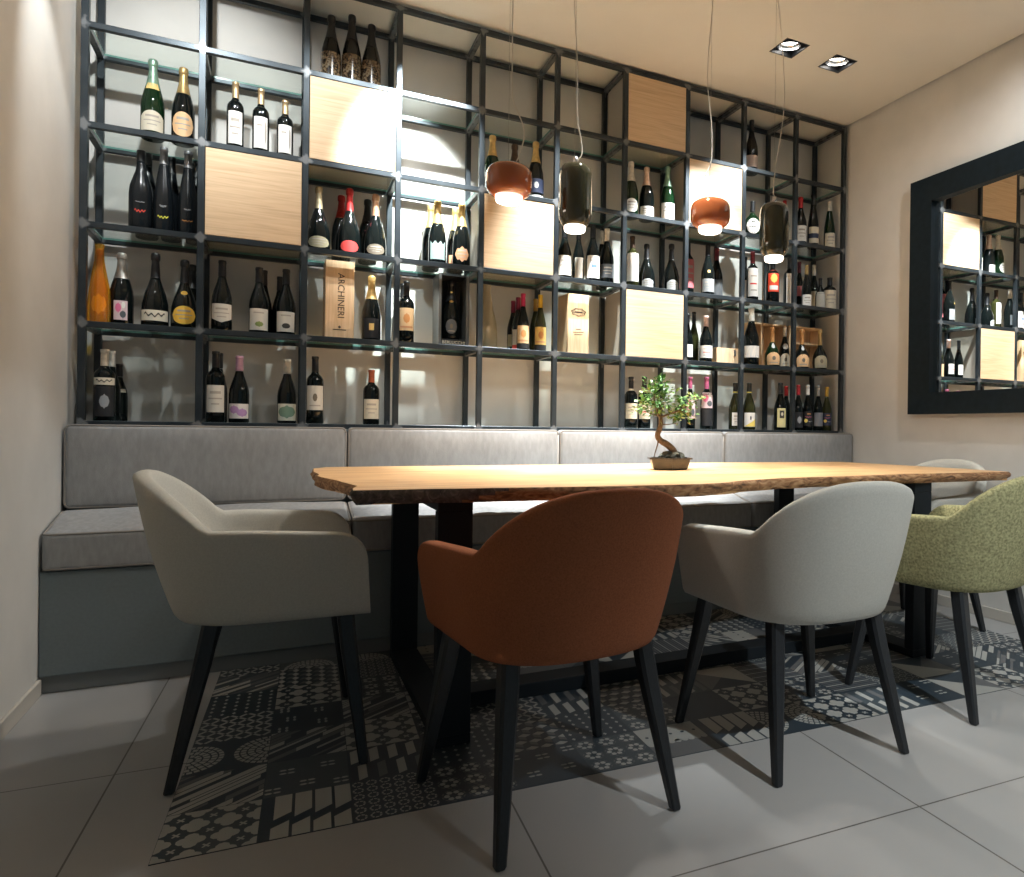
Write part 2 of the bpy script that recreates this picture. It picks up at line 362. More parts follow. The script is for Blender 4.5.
def pattern(k, R):
    """returns base colour index and list of (polygon, colour index); 0 dark 1 mid 2 light"""
    P = []
    if k == 'quatrefoil':
        for i in range(4):
            for j in range(4):
                cx, cy = i/3.0, j/3.0
                for a in range(4): P.append((ngon(cx+0.075*math.cos(a*PI/2), cy+0.075*math.sin(a*PI/2), 0.075, 9), 2))
                P.append((rrect(cx+1/6, cy+1/6, 0.10, 0.025, PI/4), 2)); P.append((rrect(cx+1/6, cy+1/6, 0.10, 0.025, -PI/4), 2))
        return 0, P
    if k == 'stripes':
        y = -1.0
        while y < 1.2:
            w = R.choice((0.06, 0.09, 0.12)); x = -0.1
            while x < 1.1:
                l = R.uniform(0.25, 0.8); c = R.choice((0, 0, 1, 2, 2))
                s = 0.75
                if c: P.append(([(x, y+x*s), (x+l, y+(x+l)*s), (x+l, y+(x+l)*s+w), (x, y+x*s+w)], c))
                x += l
            y += w+0.02
        return 0, P
    if k == 'dots':
        for i in range(6):
            for j in range(6): P.append((ngon((i+0.5)/6, (j+0.5)/6, 0.03, 4, 1, 1.4), 2))
        return 0, P
    if k == 'weave':
        for i in range(8):
            for j in range(8):
                a = PI/4 if (i+j) % 2 else -PI/4
                P.append((rrect((i+0.5)/8, (j+0.5)/8, 0.13, 0.045, a), 2))
        return 0, P
    if k == 'rosette':
        for cx, cy in ((0, 0.5), (1, 0.5)):
            P.append((ngon(cx, cy, 0.07, 12), 2))
            for r0, r1, n in ((0.10, 0.17, 12), (0.19, 0.27, 18), (0.29, 0.36, 24), (0.38, 0.44, 30)): P += [(q, 2) for q in ring(cx, cy, r0, r1, n, 0.75)]
        return 0, P
    if k == 'hooks':
        for i in range(4):
            x = 0.14+i*0.225
            P.append(([(x, 0.42), (x+0.19, 0.55), (x+0.19, 1.0), (x, 1.0)], 2))
            P.append(([(x-0.02, 0.0), (x+0.17, 0.0), (x+0.17, 0.36), (x-0.02, 0.24)], 2))
        return 0, P
    if k == 'cubes':
        for i in range(5):
            for j in range(5):
                cx, cy = (i+0.5*(j % 2))/4.5, j/4.5
                P.append((ngon(cx, cy+0.05, 0.10, 4, 1, 0.6), 2)); P.append(([(cx-0.10, cy+0.05), (cx, cy-0.01), (cx, cy-0.11), (cx-0.10, cy-0.05)], 1))
        return 0, P
    if k == 'sprigs':
        for cx, cy in ((0.25, 0.3), (0.75, 0.35), (0.5, 0.75), (0.1, 0.85), (0.9, 0.85)):
            for a in range(4): P.append((ngon(cx+0.07*math.cos(a*PI/2+0.8), cy+0.07*math.sin(a*PI/2+0.8), 0.04, 6, 1.2, 0.6), 2))
        return 0, P
    if k == 'scroll':
        for i in range(6):
            for j in range(6):
                cx, cy = (i+0.5)/6, (j+0.5)/6
                P += [(q, 2) for q in ring(cx, cy, 0.045, 0.07, 7, 0.72)]
        return 0, P
    if k == 'triangles':
        P.append(([(0, 0), (1, 0), (0, 1)], 2)); P.append(([(0.5, 0.5), (1, 0), (1, 1)], 1)); return 0, P
    if k == 'fine':
        for i in range(14): P.append((rect(0, i/14, 1, i/14+0.03), 1 if i % 3 else 2))
        return 0, P
    if k == 'lace':
        P.append((rect(0, 0.45, 1, 1), 2))
        for i in range(9): P.append((ngon((i+0.5)/9, 0.45, 0.055, 8), 2))
        for i in range(5): P.append((ngon((i+0.5)/5, 0.70, 0.03, 6), 0))
        return 1, P
    if k == 'bars':
        for i in range(4):
            P.append(([(i*0.25+0.03, 0.5), (i*0.25+0.14, 0.56), (i*0.25+0.14, 0.98), (i*0.25+0.03, 0.92)], 2 if i % 2 else 1))
            P.append(([(i*0.25+0.10, 0.02), (i*0.25+0.22, 0.08), (i*0.25+0.22, 0.48), (i*0.25+0.10, 0.42)], 2))
        return 0, P
    if k == 'floral':
        for i in range(3):
            for j in range(3):
                cx, cy = (i+0.5)/3, (j+0.5)/3
                for a in range(6): P.append((ngon(cx+0.085*math.cos(a*PI/3), cy+0.085*math.sin(a*PI/3), 0.04, 6), 2))
                P += [(q, 1) for q in ring(cx, cy, 0.13, 0.15, 10, 0.6)]
        return 0, P
    return 0, P
def make_inlay():
    R = random.Random(11); S = 0.2012; nx, ny = 16, 7
    bm = bmesh.new()
    first = [['quatrefoil', 'hooks', 'scroll', 'floral', 'sprigs', 'floral', 'lace', 'hooks', 'rosette', 'quatrefoil', 'bars', 'sprigs', 'triangles', 'quatrefoil', 'stripes', 'dots'],
             ['stripes', 'sprigs', 'bars', 'dots', 'cubes', 'dots', 'floral', 'plain', 'quatrefoil', 'floral', 'fine', 'scroll', 'triangles', 'sprigs', 'stripes', 'floral'],
             ['rosette', 'stripes', 'quatrefoil', 'floral', 'weave', 'bars', 'cubes', 'bars', 'triangles', 'fine', 'stripes', 'sprigs', 'fine', 'stripes', 'scroll', 'weave'],
             ['weave', 'sprigs', 'stripes', 'quatrefoil'], ['dots', 'quatrefoil', 'floral', 'stripes'], ['stripes', 'cubes', 'scroll', 'fine']]
    kinds = ['quatrefoil', 'stripes', 'dots', 'weave', 'rosette', 'cubes', 'sprigs', 'scroll', 'triangles', 'fine', 'bars', 'floral', 'lace']
    box(bm, 0, nx*S, 0, ny*S, -0.01, 0.0012)
    def put(poly, z, mi):
        vs = [bm.verts.new((x, y, z)) for x, y in poly]
        try: bm.faces.new(vs).material_index = mi
        except ValueError: pass
    for j in range(ny):
        for i in range(nx):
            k = first[j][i] if j < len(first) and i < len(first[j]) else R.choice(kinds)
            base, P = pattern(k, R); sh = 3 if (i*7+j*3) % 5 == 0 and base == 0 else base
            put([(i*S+a*S, j*S+b*S) for a, b in rect(0.004, 0.004, 0.996, 0.996)], 0.0015, sh)
            rot = 0 if j == 0 else R.choice((0, 1, 2, 3)) if j > 2 else R.choice((0, 2))
            for n, (p, c) in enumerate(P):
                q = clip(p, 0, 1, 0, 1)
                if not q: continue
                for _ in range(rot): q = [(1-b, a) for a, b in q]
                put([(i*S+(0.004+a*0.992)*S, j*S+(0.004+b*0.992)*S) for a, b in q], 0.0017+0.00004*(n % 5) + (0.0003 if c == 0 else 0), c)
    mats = [mat('inlay_ink', (0.024, 0.038, 0.052), 0.45), mat('inlay_mid', (0.125, 0.130, 0.135), 0.5), mat('inlay_light', (0.36, 0.365, 0.345), 0.5), mat('inlay_slate', (0.050, 0.066, 0.078), 0.45)]
    bmesh.ops.recalc_face_normals(bm, faces=[f for f in bm.faces if len(f.verts) >= 3])
    for f in bm.faces:
        if f.normal.z < 0 and abs(f.normal.z) > 0.5 and f.calc_center_median().z > 0.001: f.normal_flip()
    # trim what would run under the bench front
    o = obj('trim_1', bm, None, mats=mats); o['kind'] = 'structure'
    o.location = (-0.2307, 1.7745, 0); o.rotation_euler = (0, 0, -math.radians(2.41))
    o['label'] = 'patterned grey and navy cement tiles set into the floor under the table'
make_inlay()

# ------------------------------------------------------------------ steel shelving
D = 3.3833; DB = 3.655; NC, NL = 10, 6
def PX(i): return PX0+i*PW
def LZ(r): return PZ0+(5-r)*PH
ORD = ['first', 'second', 'third', 'fourth', 'fifth', 'sixth', 'seventh', 'eighth', 'ninth', 'tenth']
ROWN = ['top', 'second', 'third', 'fourth', 'bottom']
def make_shelving():
    t = thing('steel_shelving', 'tall open grid of dark welded steel bars holding the wine bottles', 'shelving')
    for Y in (D, DB):
        for i in range(NC+1): obj('post', BX(PX(i)-.0125, PX(i)+.0125, Y-.0125, Y+.0125, LZ(5)-.012, LZ(0)+.012, 0.0015, 1), M['steel'], t)
        for r in range(NL): obj('rail', BX(PX(0), PX(NC), Y-.0118, Y+.0118, LZ(r)-.0115, LZ(r)+.0115, 0.0015, 1), M['steel'], t)
    for i in range(NC+1):
        for r in range(NL): obj('cross_bar', BX(PX(i)-.0115, PX(i)+.0115, D+.012, DB-.012, LZ(r)-.0112, LZ(r)+.0112), M['steel'], t)
make_shelving()
def make_glass():
    bm = bmesh.new(); x, y = PW-0.026, DB-D-0.026
    fs = box(bm, 0, x, 0, y, 0, 0.008)
    for f in fs:
        if abs(f.normal.z if f.normal.length else 0) < 0.5: pass
    bm.normal_update()
    for f in bm.faces: f.material_index = 0 if abs(f.normal.z) > 0.5 else 1
    first = None
    for r in range(1, 6):
        for c in range(NC):
            if first is None: o = first = obj('glass_shelf', bm, None, mats=[M['glass'], M['glass_edge']])
            else: o = first.copy(); COL.objects.link(o)
            o.location = (PX(c)+.013, D+.013, LZ(r)+.0036)
            tag(o, 'clear glass shelf at the foot of the %s row, %s column of the shelving' % (ROWN[r-1], ORD[c]), 'glass shelf', 'glass shelves in the steel shelving')
make_glass()
def cupboard(c, k, label):
    x0, x1 = PX(c)+.0135, PX(c+1)-.0135; z0, z1 = LZ(k+1)+.0120, LZ(k)-.0125
    t = thing('oak_cupboard', label, 'cupboard', ((x0+x1)/2, D, z0), 0, 'oak fronted cupboards in the shelving')
    w = (x1-x0)/2; hh = z1-z0
    bm = bmesh.new()
    box(bm, -w, -w+.016, .008, .255, 0, hh); box(bm, w-.016, w, .008, .255, 0, hh); box(bm, -w+.016, w-.016, .008, .255, 0, .016); box(bm, -w+.016, w-.016, .008, .255, hh-.016, hh); box(bm, -w+.016, w-.016, .245, .255, .016, hh-.016)
    obj('carcass', bm, M['carcass'], t)
    o = obj('door', BX(-w+.001, w-.001, -.010, .008, .001, hh-.001, .0012, 1), M['oak'], t)
    o.location = (0, 0, 0)
cupboard(6, 0, 'oak fronted cupboard touching the ceiling in the top row')
cupboard(2, 1, 'oak fronted cupboard beneath the three speckled gold bottles')
cupboard(1, 2, 'oak fronted cupboard beneath the three slim white label bottles')
cupboard(4, 2, 'oak fronted cupboard just below and behind the first orange lamp')
cupboard(7, 1, 'oak fronted cupboard behind the second orange lamp')
cupboard(6, 3, 'lowest oak fronted cupboard, beneath the stout black crest bottles')

# ------------------------------------------------------------------ bottles
PROF = {
 'bordeaux': ([(0,.9),(.01,1),(.60,1),(.66,.95),(.70,.78),(.735,.50),(.77,.38),(.955,.35),(.96,.40),(1,.385)], .77),
 'burgundy': ([(0,.92),(.012,1),(.42,1),(.50,.94),(.60,.74),(.70,.49),(.77,.38),(.955,.34),(.96,.38),(1,.365)], .78),
 'champagne': ([(0,.92),(.012,1),(.38,1),(.48,.94),(.58,.77),(.68,.55),(.78,.40),(.88,.33),(.905,.34),(.915,.39),(.965,.40),(.99,.36),(1,.25)], .64),
 'prestige': ([(0,.84),(.02,1),(.20,1),(.32,.95),(.46,.76),(.57,.52),(.67,.34),(.88,.26),(.895,.27),(.905,.32),(.96,.33),(.99,.29),(1,.2)], .66),
 'flute': ([(0,.92),(.012,1),(.34,1),(.48,.91),(.64,.68),(.78,.47),(.88,.38),(.955,.36),(.96,.42),(1,.40)], .80),
 'tall': ([(0,.92),(.012,1),(.46,1),(.56,.92),(.66,.68),(.75,.46),(.82,.37),(1,.35)], .86),
 'squat': ([(0,.86),(.02,.98),(.18,1.05),(.34,.98),(.46,.72),(.54,.45),(.62,.31),(.88,.25),(.90,.30),(.96,.31),(1,.24)], .62),
 'flask': ([(0,.55),(.02,.62),(.12,.84),(.28,1),(.43,.95),(.55,.68),(.62,.38),(.68,.26),(.95,.24),(1,.26)], .72)}
PROF['magnum'] = (PROF['burgundy'][0], .78); PROF['slim'] = PROF['burgundy']; PROF['slimbord'] = PROF['bordeaux']; PROF['bigbord'] = PROF['bordeaux']
RAD = dict(bordeaux=.0359, burgundy=.0388, champagne=.0417, prestige=.0485, flute=.0359, squat=.0456, flask=.0543, magnum=.0485, tall=.0407, slimbord=.033, slim=.031, bigbord=.0417)
MESH = {}
def prad(prof, R, H, z):
    for (z0, r0), (z1, r1) in zip(prof, prof[1:]):
        if z <= z1: return R*(r0+(r1-r0)*(z-z0)/max(1e-6, z1-z0))
    return R*prof[-1][1]
def smooth_prof(prof, n=3):
    out = []
    for (z0, r0), (z1, r1) in zip(prof, prof[1:]):
        for k in range(n): out.append((z0+(z1-z0)*k/n, r0+(r1-r0)*k/n))
    return out+[prof[-1]]
def patch(bm, prof, R, H, t0, t1, za, zb, shape='rect', off=.0005, sy=1.0, mi=0, nc=14, nr=6):
    """a piece of paper lying on the bottle's wall, facing -Y; angles in degrees, heights as fractions of H"""
    cols = []
    for i in range(nc+1):
        u = i/nc; th = math.radians(t0+(t1-t0)*u)
        lo, hi = za, zb; m, d = (za+zb)/2, (zb-za)/2; v = 2*u-1
        if shape == 'oval': s = math.sqrt(max(0.0, 1-v*v)); lo, hi = m-d*s, m+d*s
        elif shape == 'arch': hi = zb-(zb-za)*0.30*abs(v)**2.2
        elif shape == 'notch': hi = zb-(zb-za)*0.16*math.cos(v*PI*1.5)**2
        elif shape == 'ribbon': lo = za+(zb-za)*0.22*abs(v)
        elif shape == 'badge': s = max(0.15, 1-abs(v)**3); w_ = 0.86+0.14*math.cos(v*9); lo, hi = m-d*s*w_, m+d*s*w_
        elif shape == 'tri': hi = za+(zb-za)*max(0.02, u)
        elif shape == 'script': w_ = math.sin(u*21)*0.45+math.sin(u*8+1)*0.2; lo, hi = m+d*(w_-0.28), m+d*(w_+0.28)
        col = []
        for j in range(nr+1):
            z = lo+(hi-lo)*j/nr; r = prad(prof, R, H, z)+off
            col.append(bm.verts.new((r*math.sin(th), -r*math.cos(th)*sy, z*H)))
        cols.append(col)
    for a, b in zip(cols, cols[1:]):
        for j in range(nr):
            if (a[j].co-a[j+1].co).length < 1e-7 and (b[j].co-b[j+1].co).length < 1e-7: continue
            try:
                f = bm.faces.new((a[j], b[j], b[j+1], a[j+1])); f.smooth = True; f.material_index = mi
            except ValueError: pass
MARKS = {  # (angle0, angle1, z0, z1 as fractions of the label, shape, ink)
 'line': [(-.55,.55,.68,.78,'rect','faint'), (-.7,.7,.48,.53,'rect','faint'), (-.4,.4,.28,.33,'rect','faint')],
 'edge': [(.55,.85,.1,.95,'badge','faint'), (-.5,.2,.7,.76,'rect','faint')],
 'dot': [(-.22,.22,.3,.75,'oval','silver')], 'gold': [(-.45,.45,.42,.58,'script','gold'), (-.3,.3,.2,.26,'rect','gold')],
 'blue': [(-.3,.45,.46,.60,'rect','blue'), (-.5,.4,.76,.80,'rect','faint'), (-.4,.3,.2,.24,'rect','faint')],
 'tree': [(-.4,.4,.30,.78,'badge','orange'), (-.8,.8,.12,.2,'rect','copper')], 'fire': [(-.6,.6,.38,.85,'badge','yellow'), (-.75,.75,.08,.28,'rect','white')],
 'red': [(-.6,.5,.42,.47,'rect','redlab'), (-.5,.5,.70,.74,'rect','faint'), (-.5,.6,.2,.24,'rect','faint')],
 'green': [(-.35,.45,.14,.42,'badge','green'), (-.5,.5,.78,.84,'rect','faint')], 'black': [(-.4,.45,.16,.42,'oval','ink'), (-.5,.5,.78,.84,'rect','faint')],
 'seal': [(-.25,.25,.36,.68,'oval','bronzelab'), (-.6,.6,.16,.21,'rect','faint')],
 'pic': [(-.8,.1,.35,.9,'badge','pink'), (-.1,.8,.08,.5,'badge','slate'), (.1,.7,.6,.95,'oval','white')],
 'lilac': [(-.9,.0,.3,.9,'badge','violet'), (-.2,.8,.1,.7,'badge','violet')], 'sage': [(-.9,.9,.12,.92,'badge','sagegreen')],
 'multi': [(-.7,.6,.55,.66,'script','pink'), (-.9,-.2,.2,.5,'badge','yellow'), (-.1,.8,.25,.35,'script','silver'), (-.3,.4,.78,.86,'rect','orange')],
 'yellowcorner': [(-.98,.98,.02,.55,'tri','yellow'), (-.05,.2,.45,.8,'badge','navy')], 'square': [(-.45,.6,.48,.88,'rect','ink'), (-.2,.35,.58,.8,'badge','cream')],
 'scrawl': [(-.7,.7,.25,.85,'script','ink')], 'ghost': [(-.4,.5,.25,.75,'badge','greyink')]}
def bottle(line, X, Y, H, kind, glass, fo, labels, label, z=None, group='bottles standing in the steel shelving'):
    if z is None: z = LZ(line)+.012
    prof, cz = PROF[kind]; R = RAD[kind]; sy = 0.62 if kind == 'flask' else 1.0
    t = thing('champagne_bottle' if kind in ('champagne', 'prestige', 'squat') else 'wine_bottle', label, 'bottle', (X, Y, z), -math.atan2(X, Y)*0.62, group)
    sp = smooth_prof(prof)
    key = (kind, round(H, 3))
    if key not in MESH:
        bm = bmesh.new(); lathe(bm, [(a*H, R*b) for a, b in sp if a <= cz+.02], 22, sy=sy); me = bpy.data.meshes.new('bottle_body'); bm.to_mesh(me); bm.free()
        bm = bmesh.new(); cp = [(cz, prad(prof, R, H, cz)/R)]+[(a, b) for a, b in sp if a > cz]
        lathe(bm, [(a*H, R*b+.0007) for a, b in cp], 18, cap0=False, sy=sy); mc = bpy.data.meshes.new('capsule'); bm.to_mesh(mc); bm.free()
        for q in (me, mc): q.materials.append(M['steel'])
        MESH[key] = (me, mc)
    for nm, me, mm in (('body', MESH[key][0], PAL['g_'+glass]), ('capsule', MESH[key][1], PAL[fo])):
        o = bpy.data.objects.new(nm, me); COL.objects.link(o); o.parent = t
        o.material_slots[0].link = 'OBJECT'; o.material_slots[0].material = mm
    if fo == 'blackgold':
        bm = bmesh.new(); patch(bm, prof, R, H, -180, 180, cz+.01, cz+.03, off=.0012, nc=20, nr=1); obj('neck_ring', bm, PAL['p_yellow'], t)
    for shape, z0, z1, ang, col, mark in labels:
        bm = bmesh.new(); patch(bm, prof, R, H, -ang, ang, z0, z1, shape, off=.0011 if z0 > cz else .0006, sy=sy)
        lo = obj('script_mark' if shape == 'script' else 'paper_label', bm, PAL['p_'+col], t)
        if mark in MARKS:
            bm = bmesh.new(); mats = []
            for a0, a1, q0, q1, sh, ink in MARKS[mark]:
                mm = PAL['p_'+ink]
                if mm not in mats: mats.append(mm)
                patch(bm, prof, R, H, a0*ang*.95, a1*ang*.95, z0+(z1-z0)*q0, z0+(z1-z0)*q1, sh, off=.0010+.0001*len(mats), sy=sy, mi=mats.index(mm), nc=18 if sh == 'script' else 8, nr=2)
            obj('print', bm, None, lo, mats=mats)
    return t
BOTTLES = [
    (1, 0.2014, 3.4686, 0.306, 'champagne', 'black', 'black', [('rect', 0.06, 0.42, 85, 'fleck', None)],
     'black champagne bottle in speckled gold wrap, leftmost of three, top row, third column'),
    (1, 0.2879, 3.4686, 0.3322, 'champagne', 'black', 'black', [('rect', 0.06, 0.42, 85, 'fleck', None)],
     'black champagne bottle in speckled gold wrap, middle of three, top row, third column'),
    (1, 0.3725, 3.4686, 0.311, 'champagne', 'black', 'black', [('rect', 0.06, 0.42, 85, 'fleck', None)],
     'black champagne bottle in speckled gold wrap, rightmost of three, top row, third column'),
    (1, 2.5276, 3.4686, 0.323, 'burgundy', 'black', 'black', [('rect', 0.1, 0.32, 60, 'blush', None)],
     'lone dark wine bottle with pale pink label, top row, ninth column'),
    (2, -0.465, 3.4686, 0.3255, 'champagne', 'green', 'palegreen', [('arch', 0.07, 0.32, 62, 'cream', 'line'), ('rect', 0.6, 0.68, 50, 'gold', None)],
     'green champagne bottle with pale green foil and arched cream label, second row, first column'),
    (2, -0.3596, 3.4686, 0.3174, 'champagne', 'black', 'goldcap', [('oval', 0.06, 0.38, 58, 'peach', 'line')],
     'champagne bottle with gold neck and orange oval label, second row, first column'),
    (2, -0.1711, 3.4686, 0.3011, 'slimbord', 'black', 'bronze', [('rect', 0.1, 0.56, 50, 'white', 'line')],
     'slim black bottle with tall white label, leftmost of three, second row, second column'),
    (2, -0.0752, 3.4686, 0.2938, 'slimbord', 'black', 'bronze', [('rect', 0.1, 0.56, 50, 'white', 'edge')],
     'slim black bottle with tall white label, middle of three, second row, second column'),
    (2, 0.019, 3.4686, 0.265, 'slimbord', 'black', 'bronze', [('rect', 0.1, 0.56, 50, 'white', 'edge')],
     'slim black bottle with tall white label, rightmost of three, second row, second column'),
    (2, 0.9468, 3.4686, 0.2993, 'champagne', 'green', 'gold', [('rect', 0.1, 0.34, 60, 'silver', None)],
     'green champagne bottle with gold foil, left behind the orange lamp, second row, fifth column'),
    (2, 1.0609, 3.4686, 0.2772, 'champagne', 'black', 'brown', [('rect', 0.1, 0.34, 60, 'blush', None)],
     'champagne bottle with brown foil, mostly hidden behind the orange lamp, second row, fifth column'),
    (2, 1.1727, 3.4686, 0.3118, 'champagne', 'black', 'gold', [('rect', 0.13, 0.36, 80, 'navy', 'dot'), ('rect', 0.06, 0.09, 80, 'silver', None)],
     'champagne bottle with gold foil and navy label, right of orange lamp, second row, fifth column'),
    (2, 1.7212, 3.4686, 0.311, 'champagne', 'green', 'ivory', [('oval', 0.08, 0.32, 55, 'white', 'line')],
     'champagne bottle with ivory foil and round white label, second row, seventh column'),
    (2, 1.819, 3.4686, 0.2984, 'champagne', 'black', 'rose', [('rect', 0.06, 0.24, 65, 'white', 'line')],
     'champagne bottle with rose foil and low white label, second row, seventh column'),
    (2, 1.9524, 3.4686, 0.3264, 'champagne', 'green', 'palegreen', [('rect', 0.06, 0.34, 62, 'white', 'line')],
     'champagne bottle with mint foil and square white label, second row, seventh column'),
    (2, 2.542, 3.4686, 0.2231, 'flask', 'green', 'black', [('oval', 0.1, 0.52, 50, 'white', None)],
     'round green flask bottle with white oval label, second row, ninth column'),
    (2, 2.8093, 3.4995, 0.2791, 'slim', 'black', 'red', [('rect', 0.1, 0.4, 60, 'cream', None)],
     'red capsule wine bottle tucked behind the steel post, second row, tenth column'),
    (2, 2.9102, 3.4686, 0.3063, 'burgundy', 'black', 'red', [('rect', 0.08, 0.4, 55, 'white', 'line')],
     'red capsule wine bottle with square white label, second row, tenth column'),
    (2, 3.0124, 3.4686, 0.3386, 'flute', 'black', 'black', [('rect', 0.26, 0.38, 60, 'cream', None), ('rect', 0.08, 0.17, 60, 'cream', None), ('rect', 0.17, 0.26, 60, 'navy', None)],
     'tall black bottle with cream and navy banded label, second row, tenth column'),
    (2, 3.1474, 3.4686, 0.3189, 'flute', 'green', 'ivory', [('rect', 0.04, 0.34, 62, 'cream', 'line')],
     'tapering green bottle with ivory capsule and cream label, second row, tenth column'),
    (3, -0.501, 3.4624, 0.3277, 'tall', 'matte', 'black', [('script', 0.2, 0.26, 26, 'redink', None), ('script', 0.33, 0.35, 22, 'greyink', None)],
     'black bottle with red handwritten mark, third row, first column'),
    (3, -0.4235, 3.46, 0.355, 'flute', 'matte', 'grey', [('script', 0.15, 0.2, 30, 'yellowink', None), ('script', 0.28, 0.32, 18, 'greyink', None)],
     'black tapering bottle with yellow handwritten mark, third row, first column'),
    (3, -0.339, 3.46, 0.3545, 'flute', 'matte', 'grey', [('script', 0.15, 0.18, 30, 'orangeink', None), ('script', 0.28, 0.31, 18, 'greyink', None)],
     'black tapering bottle with small orange mark, third row, first column'),
    (3, -0.4937, 3.5737, 0.355, 'tall', 'matte', 'black', [],
     'black bottle directly behind the one with the red mark, third row, first column'),
    (3, -0.409, 3.5737, 0.355, 'flute', 'matte', 'black', [],
     'black bottle directly behind the one with the yellow mark, third row, first column'),
    (3, -0.3202, 3.5737, 0.355, 'flute', 'matte', 'black', [],
     'black bottle directly behind the one with the orange mark, third row, first column'),
    (3, 0.1587, 3.4748, 0.2971, 'prestige', 'black', 'khaki', [('oval', 0.05, 0.22, 60, 'khaki', 'line')],
     'bulbous dark champagne bottle with khaki oval label, third row, third column'),
    (3, 0.2871, 3.4711, 0.3094, 'prestige', 'black', 'red', [('oval', 0.03, 0.2, 50, 'redlab', None)],
     'bulbous dark champagne bottle with red foil and red oval label, third row, third column'),
    (3, 0.2606, 3.5854, 0.3067, 'champagne', 'black', 'red', [],
     'red foil champagne bottle half hidden behind another red one, third row, third column'),
    (3, 0.3996, 3.4711, 0.3007, 'prestige', 'black', 'browngold', [('oval', 0.04, 0.2, 52, 'bronzelab', 'line')],
     'bulbous dark champagne bottle with copper neck and bronze oval label, third row, third column'),
    (3, 0.3769, 3.5854, 0.3065, 'champagne', 'black', 'black', [],
     'black foil champagne bottle behind the copper necked one, third row, third column'),
    (3, 0.6815, 3.4686, 0.3155, 'champagne', 'black', 'gold', [('notch', 0.08, 0.36, 52, 'teal', 'gold')],
     'champagne bottle with gold foil and teal label, third row, fourth column'),
    (3, 0.6712, 3.5861, 0.3263, 'champagne', 'black', 'gold', [],
     'gold foil champagne bottle behind the teal labelled one, third row, fourth column'),
    (3, 0.7979, 3.4686, 0.3184, 'champagne', 'black', 'gold', [('badge', 0.08, 0.32, 48, 'copper', 'line')],
     'champagne bottle with gold foil and copper badge label, third row, fourth column'),
    (3, 0.7921, 3.5861, 0.3301, 'champagne', 'black', 'gold', [('rect', 0.08, 0.25, 48, 'copper', None)],
     'gold foil champagne bottle behind the copper badge one, third row, fourth column'),
    (3, 1.3368, 3.4686, 0.2875, 'burgundy', 'black', 'black', [('rect', 0.08, 0.44, 62, 'ivorylab', 'line')],
     'dark wine bottle with cream label, beside the oak cupboard, third row, sixth column'),
    (3, 1.4262, 3.4933, 0.3011, 'slim', 'black', 'black', [('rect', 0.08, 0.44, 45, 'ivorylab', None)],
     'dark wine bottle with cream label turned right, below the green lamp, third row, sixth column'),
    (3, 1.4984, 3.4686, 0.3159, 'burgundy', 'black', 'black', [('rect', 0.08, 0.46, 60, 'white', 'blue')],
     'dark wine bottle with white label and small blue mark, third row, sixth column'),
    (3, 1.5827, 3.4723, 0.3072, 'burgundy', 'black', 'whitefoil', [('rect', 0.12, 0.36, 60, 'slate', 'line')],
     'dark wine bottle with white capsule and slate label, third row, sixth column'),
    (3, 1.6012, 3.5836, 0.3263, 'slim', 'black', 'whitefoil', [],
     'white capsule bottle behind the slate labelled one, third row, sixth column'),
    (3, 1.7356, 3.4686, 0.2866, 'bordeaux', 'olive', 'brown', [('rect', 0.12, 0.66, 64, 'white', None)],
     'olive glass bottle with tall plain white label, third row, seventh column'),
    (3, 1.8263, 3.4723, 0.2581, 'prestige', 'black', 'black', [('arch', 0.04, 0.22, 40, 'silver', 'line')],
     'stout black bottle with small silver crest, near the white label bottle, third row, seventh column'),
    (3, 1.9854, 3.4723, 0.2789, 'prestige', 'black', 'black', [('arch', 0.04, 0.24, 40, 'silver', 'line')],
     'stout black bottle with small silver crest, middle of its cell, third row, seventh column'),
    (3, 2.1645, 3.5861, 0.352, 'bordeaux', 'black', 'black', [('rect', 0.18, 0.66, 75, 'rosered', 'line')],
     'dark bottle with rose red label behind the steel post, third row, eighth column'),
    (3, 2.225, 3.4649, 0.3028, 'burgundy', 'black', 'black', [('rect', 0.08, 0.33, 66, 'greylab', 'line'), ('oval', 0.44, 0.5, 14, 'gold', None)],
     'dark bottle with grey label and gold seal, third row, eighth column'),
    (3, 2.3623, 3.5799, 0.3256, 'burgundy', 'black', 'darkred', [('rect', 0.08, 0.4, 66, 'slate', None)],
     'dark red capsule bottle behind the gold sealed one, third row, eighth column'),
    (3, 2.5684, 3.5737, 0.2982, 'slim', 'black', 'black', [('rect', 0.1, 0.5, 70, 'white', None)],
     'dark bottle half hidden behind another by the post, third row, ninth column'),
    (3, 2.5476, 3.4686, 0.3035, 'bordeaux', 'black', 'darkred', [('rect', 0.1, 0.66, 60, 'white', 'red')],
     'dark bottle with tall white label touched with red, third row, ninth column'),
    (3, 2.7029, 3.4748, 0.2876, 'bigbord', 'black', 'black', [('rect', 0.26, 0.72, 52, 'fire', 'fire')],
     'dark bottle with bright red and yellow label, third row, ninth column'),
    (3, 2.8311, 3.4723, 0.3027, 'bordeaux', 'black', 'black', [('rect', 0.05, 0.66, 42, 'white', None)],
     'dark bottle with narrow tall white label, third row, tenth column'),
    (3, 3.0052, 3.5861, 0.322, 'slim', 'black', 'darkred', [('rect', 0.3, 0.5, 40, 'rosered', None)],
     'dark red capsule bottle behind the steel post, third row, tenth column'),
    (3, 2.9599, 3.4624, 0.2724, 'slim', 'black', 'goldcap', [('rect', 0.03, 0.3, 62, 'white', 'line')],
     'slender dark bottle with gold capsule and low white label, third row, tenth column'),
    (3, 3.118, 3.5737, 0.3134, 'slim', 'black', 'ivory', [('rect', 0.05, 0.44, 66, 'cream', None)],
     'dark bottle with cream capsule and long cream label, third row, tenth column'),
